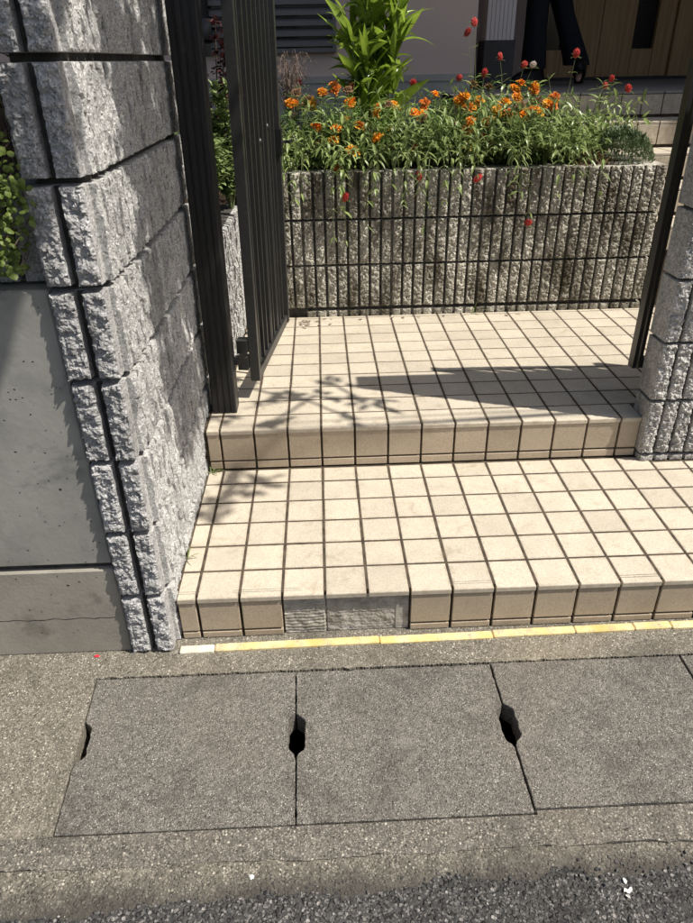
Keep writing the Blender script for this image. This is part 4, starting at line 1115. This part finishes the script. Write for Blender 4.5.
loft(m, [(-.098, -.075, .105, .081, .085), (-.10, -.077, .16, .080, .084), (-.108, -.083, .30, .072, .078), (-.112, -.09, .45, .070, .078), (-.10, -.09, .55, .076, .084), (-.06, -.085, .75, .090, .095), (-.02, -.06, .95, .11, .11), (0, 0, 1.03, .13, .16)], 24, True, .12)
loft(m, [(.222, .012, .118, .086, .088), (.212, .02, .16, .084, .086), (.165, .035, .28, .074, .08), (.105, .052, .42, .068, .078), (.07, .06, .52, .074, .084), (.045, .07, .75, .09, .095), (.02, .06, .95, .11, .11), (.0, .0, 1.035, .131, .161)], 24, True, .12)
part('trousers', m.mesh('trousers', M['cloth'], True), pe)
m = MB(); loft(m, [(0, 0, .93, .165, .205), (0, 0, 1.08, .15, .185), (-.01, 0, 1.25, .155, .195), (-.02, 0, 1.38, .14, .20), (-.03, 0, 1.455, .075, .09)], 24, True, .05)
for sd in (-1, 1):
    m.tube([(-.02, sd * .13, 1.41), (-.02, sd * .18, 1.38), (.02, sd * .225, 1.14), (-.05, sd * .215, .98)], [.06, .066, .058, .046], 12)
part('jacket', m.mesh('jacket', M['cloth'], True), pe)
m = MB(); loft(m, [(-.01, 0, 1.56, .07, .095), (-.015, 0, 1.64, .088, .108), (-.03, 0, 1.72, .085, .10), (-.04, 0, 1.765, .045, .055)], 20); part('hair', m.mesh('hair', M['hair'], True), pe)
m = MB()
for sd in (-1, 1): m.tube([(-.128, sd * .035, 1.648), (-.136, sd * .035, 1.648)], [.012, .004], 8)
m.tube([(-.125, 0, 1.64), (-.152, 0, 1.605), (-.125, 0, 1.60)], [.006, .012, .008], 8); m.tube([(-.127, -.025, 1.57), (-.132, 0, 1.568), (-.127, .025, 1.57)], .006, 6)
part('face', m.mesh('face', M['skin'], True), pe)
def shoe(loc, rz, pitch):
    m = MB()
    loft(m, [(-.06, 0, .0, .125, .043), (-.06, 0, .012, .128, .045), (-.055, 0, .040, .121, .044), (-.038, 0, .066, .098, .042), (-.008, 0, .090, .062, .038), (.006, 0, .104, .046, .035)], 18)
    m.box((.015, -.03, -.028), (.062, .03, .004)); m.box((-.175, -.03, -.008), (-.09, .03, .003))
    part('shoe', m.mesh('shoe', M['shoe'], True), pe, loc, (0, pitch, rz))
shoe((-.075, -.062, .012), .15, .0)
shoe((.24, -.01, .052), 1.2, .30)

# ================================================================== SMALL LITTER
rl = random.Random(3)
for k in range(26):
    x = .24 + abs(rl.gauss(0, .07)) if k < 18 else rl.uniform(.5, 1.4); y = rl.uniform(1.60, 1.735) if k < 18 else rl.uniform(1.70, 1.74)
    m = MB(); blade(m, (-.012, 0, 0), (1, 0, .12), rl.uniform(.014, .034), rl.uniform(.007, .014), .5, 3, rl.uniform(.1, .6))
    tag(obj('dry_leaf', m.mesh('dry_leaf', M['dry']), None, (x, y, ZU + .003), (rl.uniform(-.3, .3), 0, rl.uniform(0, 6.28))), 'small curled dry leaf on the landing at the planter foot', 'leaf', 'dry leaves on the landing')
def pebble(loc, s, mat, label, cat, name, seed):
    bm = bmesh.new(); bmesh.ops.create_icosphere(bm, subdivisions=2, radius=1)
    for v_ in bm.verts:
        q = 1 + .3 * noise.noise(v_.co * 1.5 + Vector((seed, 0, 0))); v_.co = Vector((v_.co.x * s[0], v_.co.y * s[1], v_.co.z * s[2])) * q
    me = bpy.data.meshes.new(name); bm.to_mesh(me); bm.free(); me.materials.append(M[mat])
    tag(obj(name, me, None, loc), label, cat)
pebble((.179, -.619, -.006), (.0052, .0045, .0035), 'pebble', 'single round white pebble on the gutter slurry', 'pebble', 'white_pebble', 1)
pebble((-.264, -.046, .003), (.007, .004, .0022), 'petal_red', 'red fallen petal on the kerb below the concrete wall', 'petal', 'red_petal', 2)
m = MB()
for k in range(5): blade(m, (rl.uniform(-.006, .006), rl.uniform(-.01, .01), 0), (rl.uniform(-1, 1), rl.uniform(-1, 1), .3), .011, .007, .4, 3, .5)
tag(obj('paper_scrap', m.mesh('paper_scrap', M['pebble']), None, (.874, -.672, -.012)), 'crumpled white scrap lying on the asphalt', 'scrap')
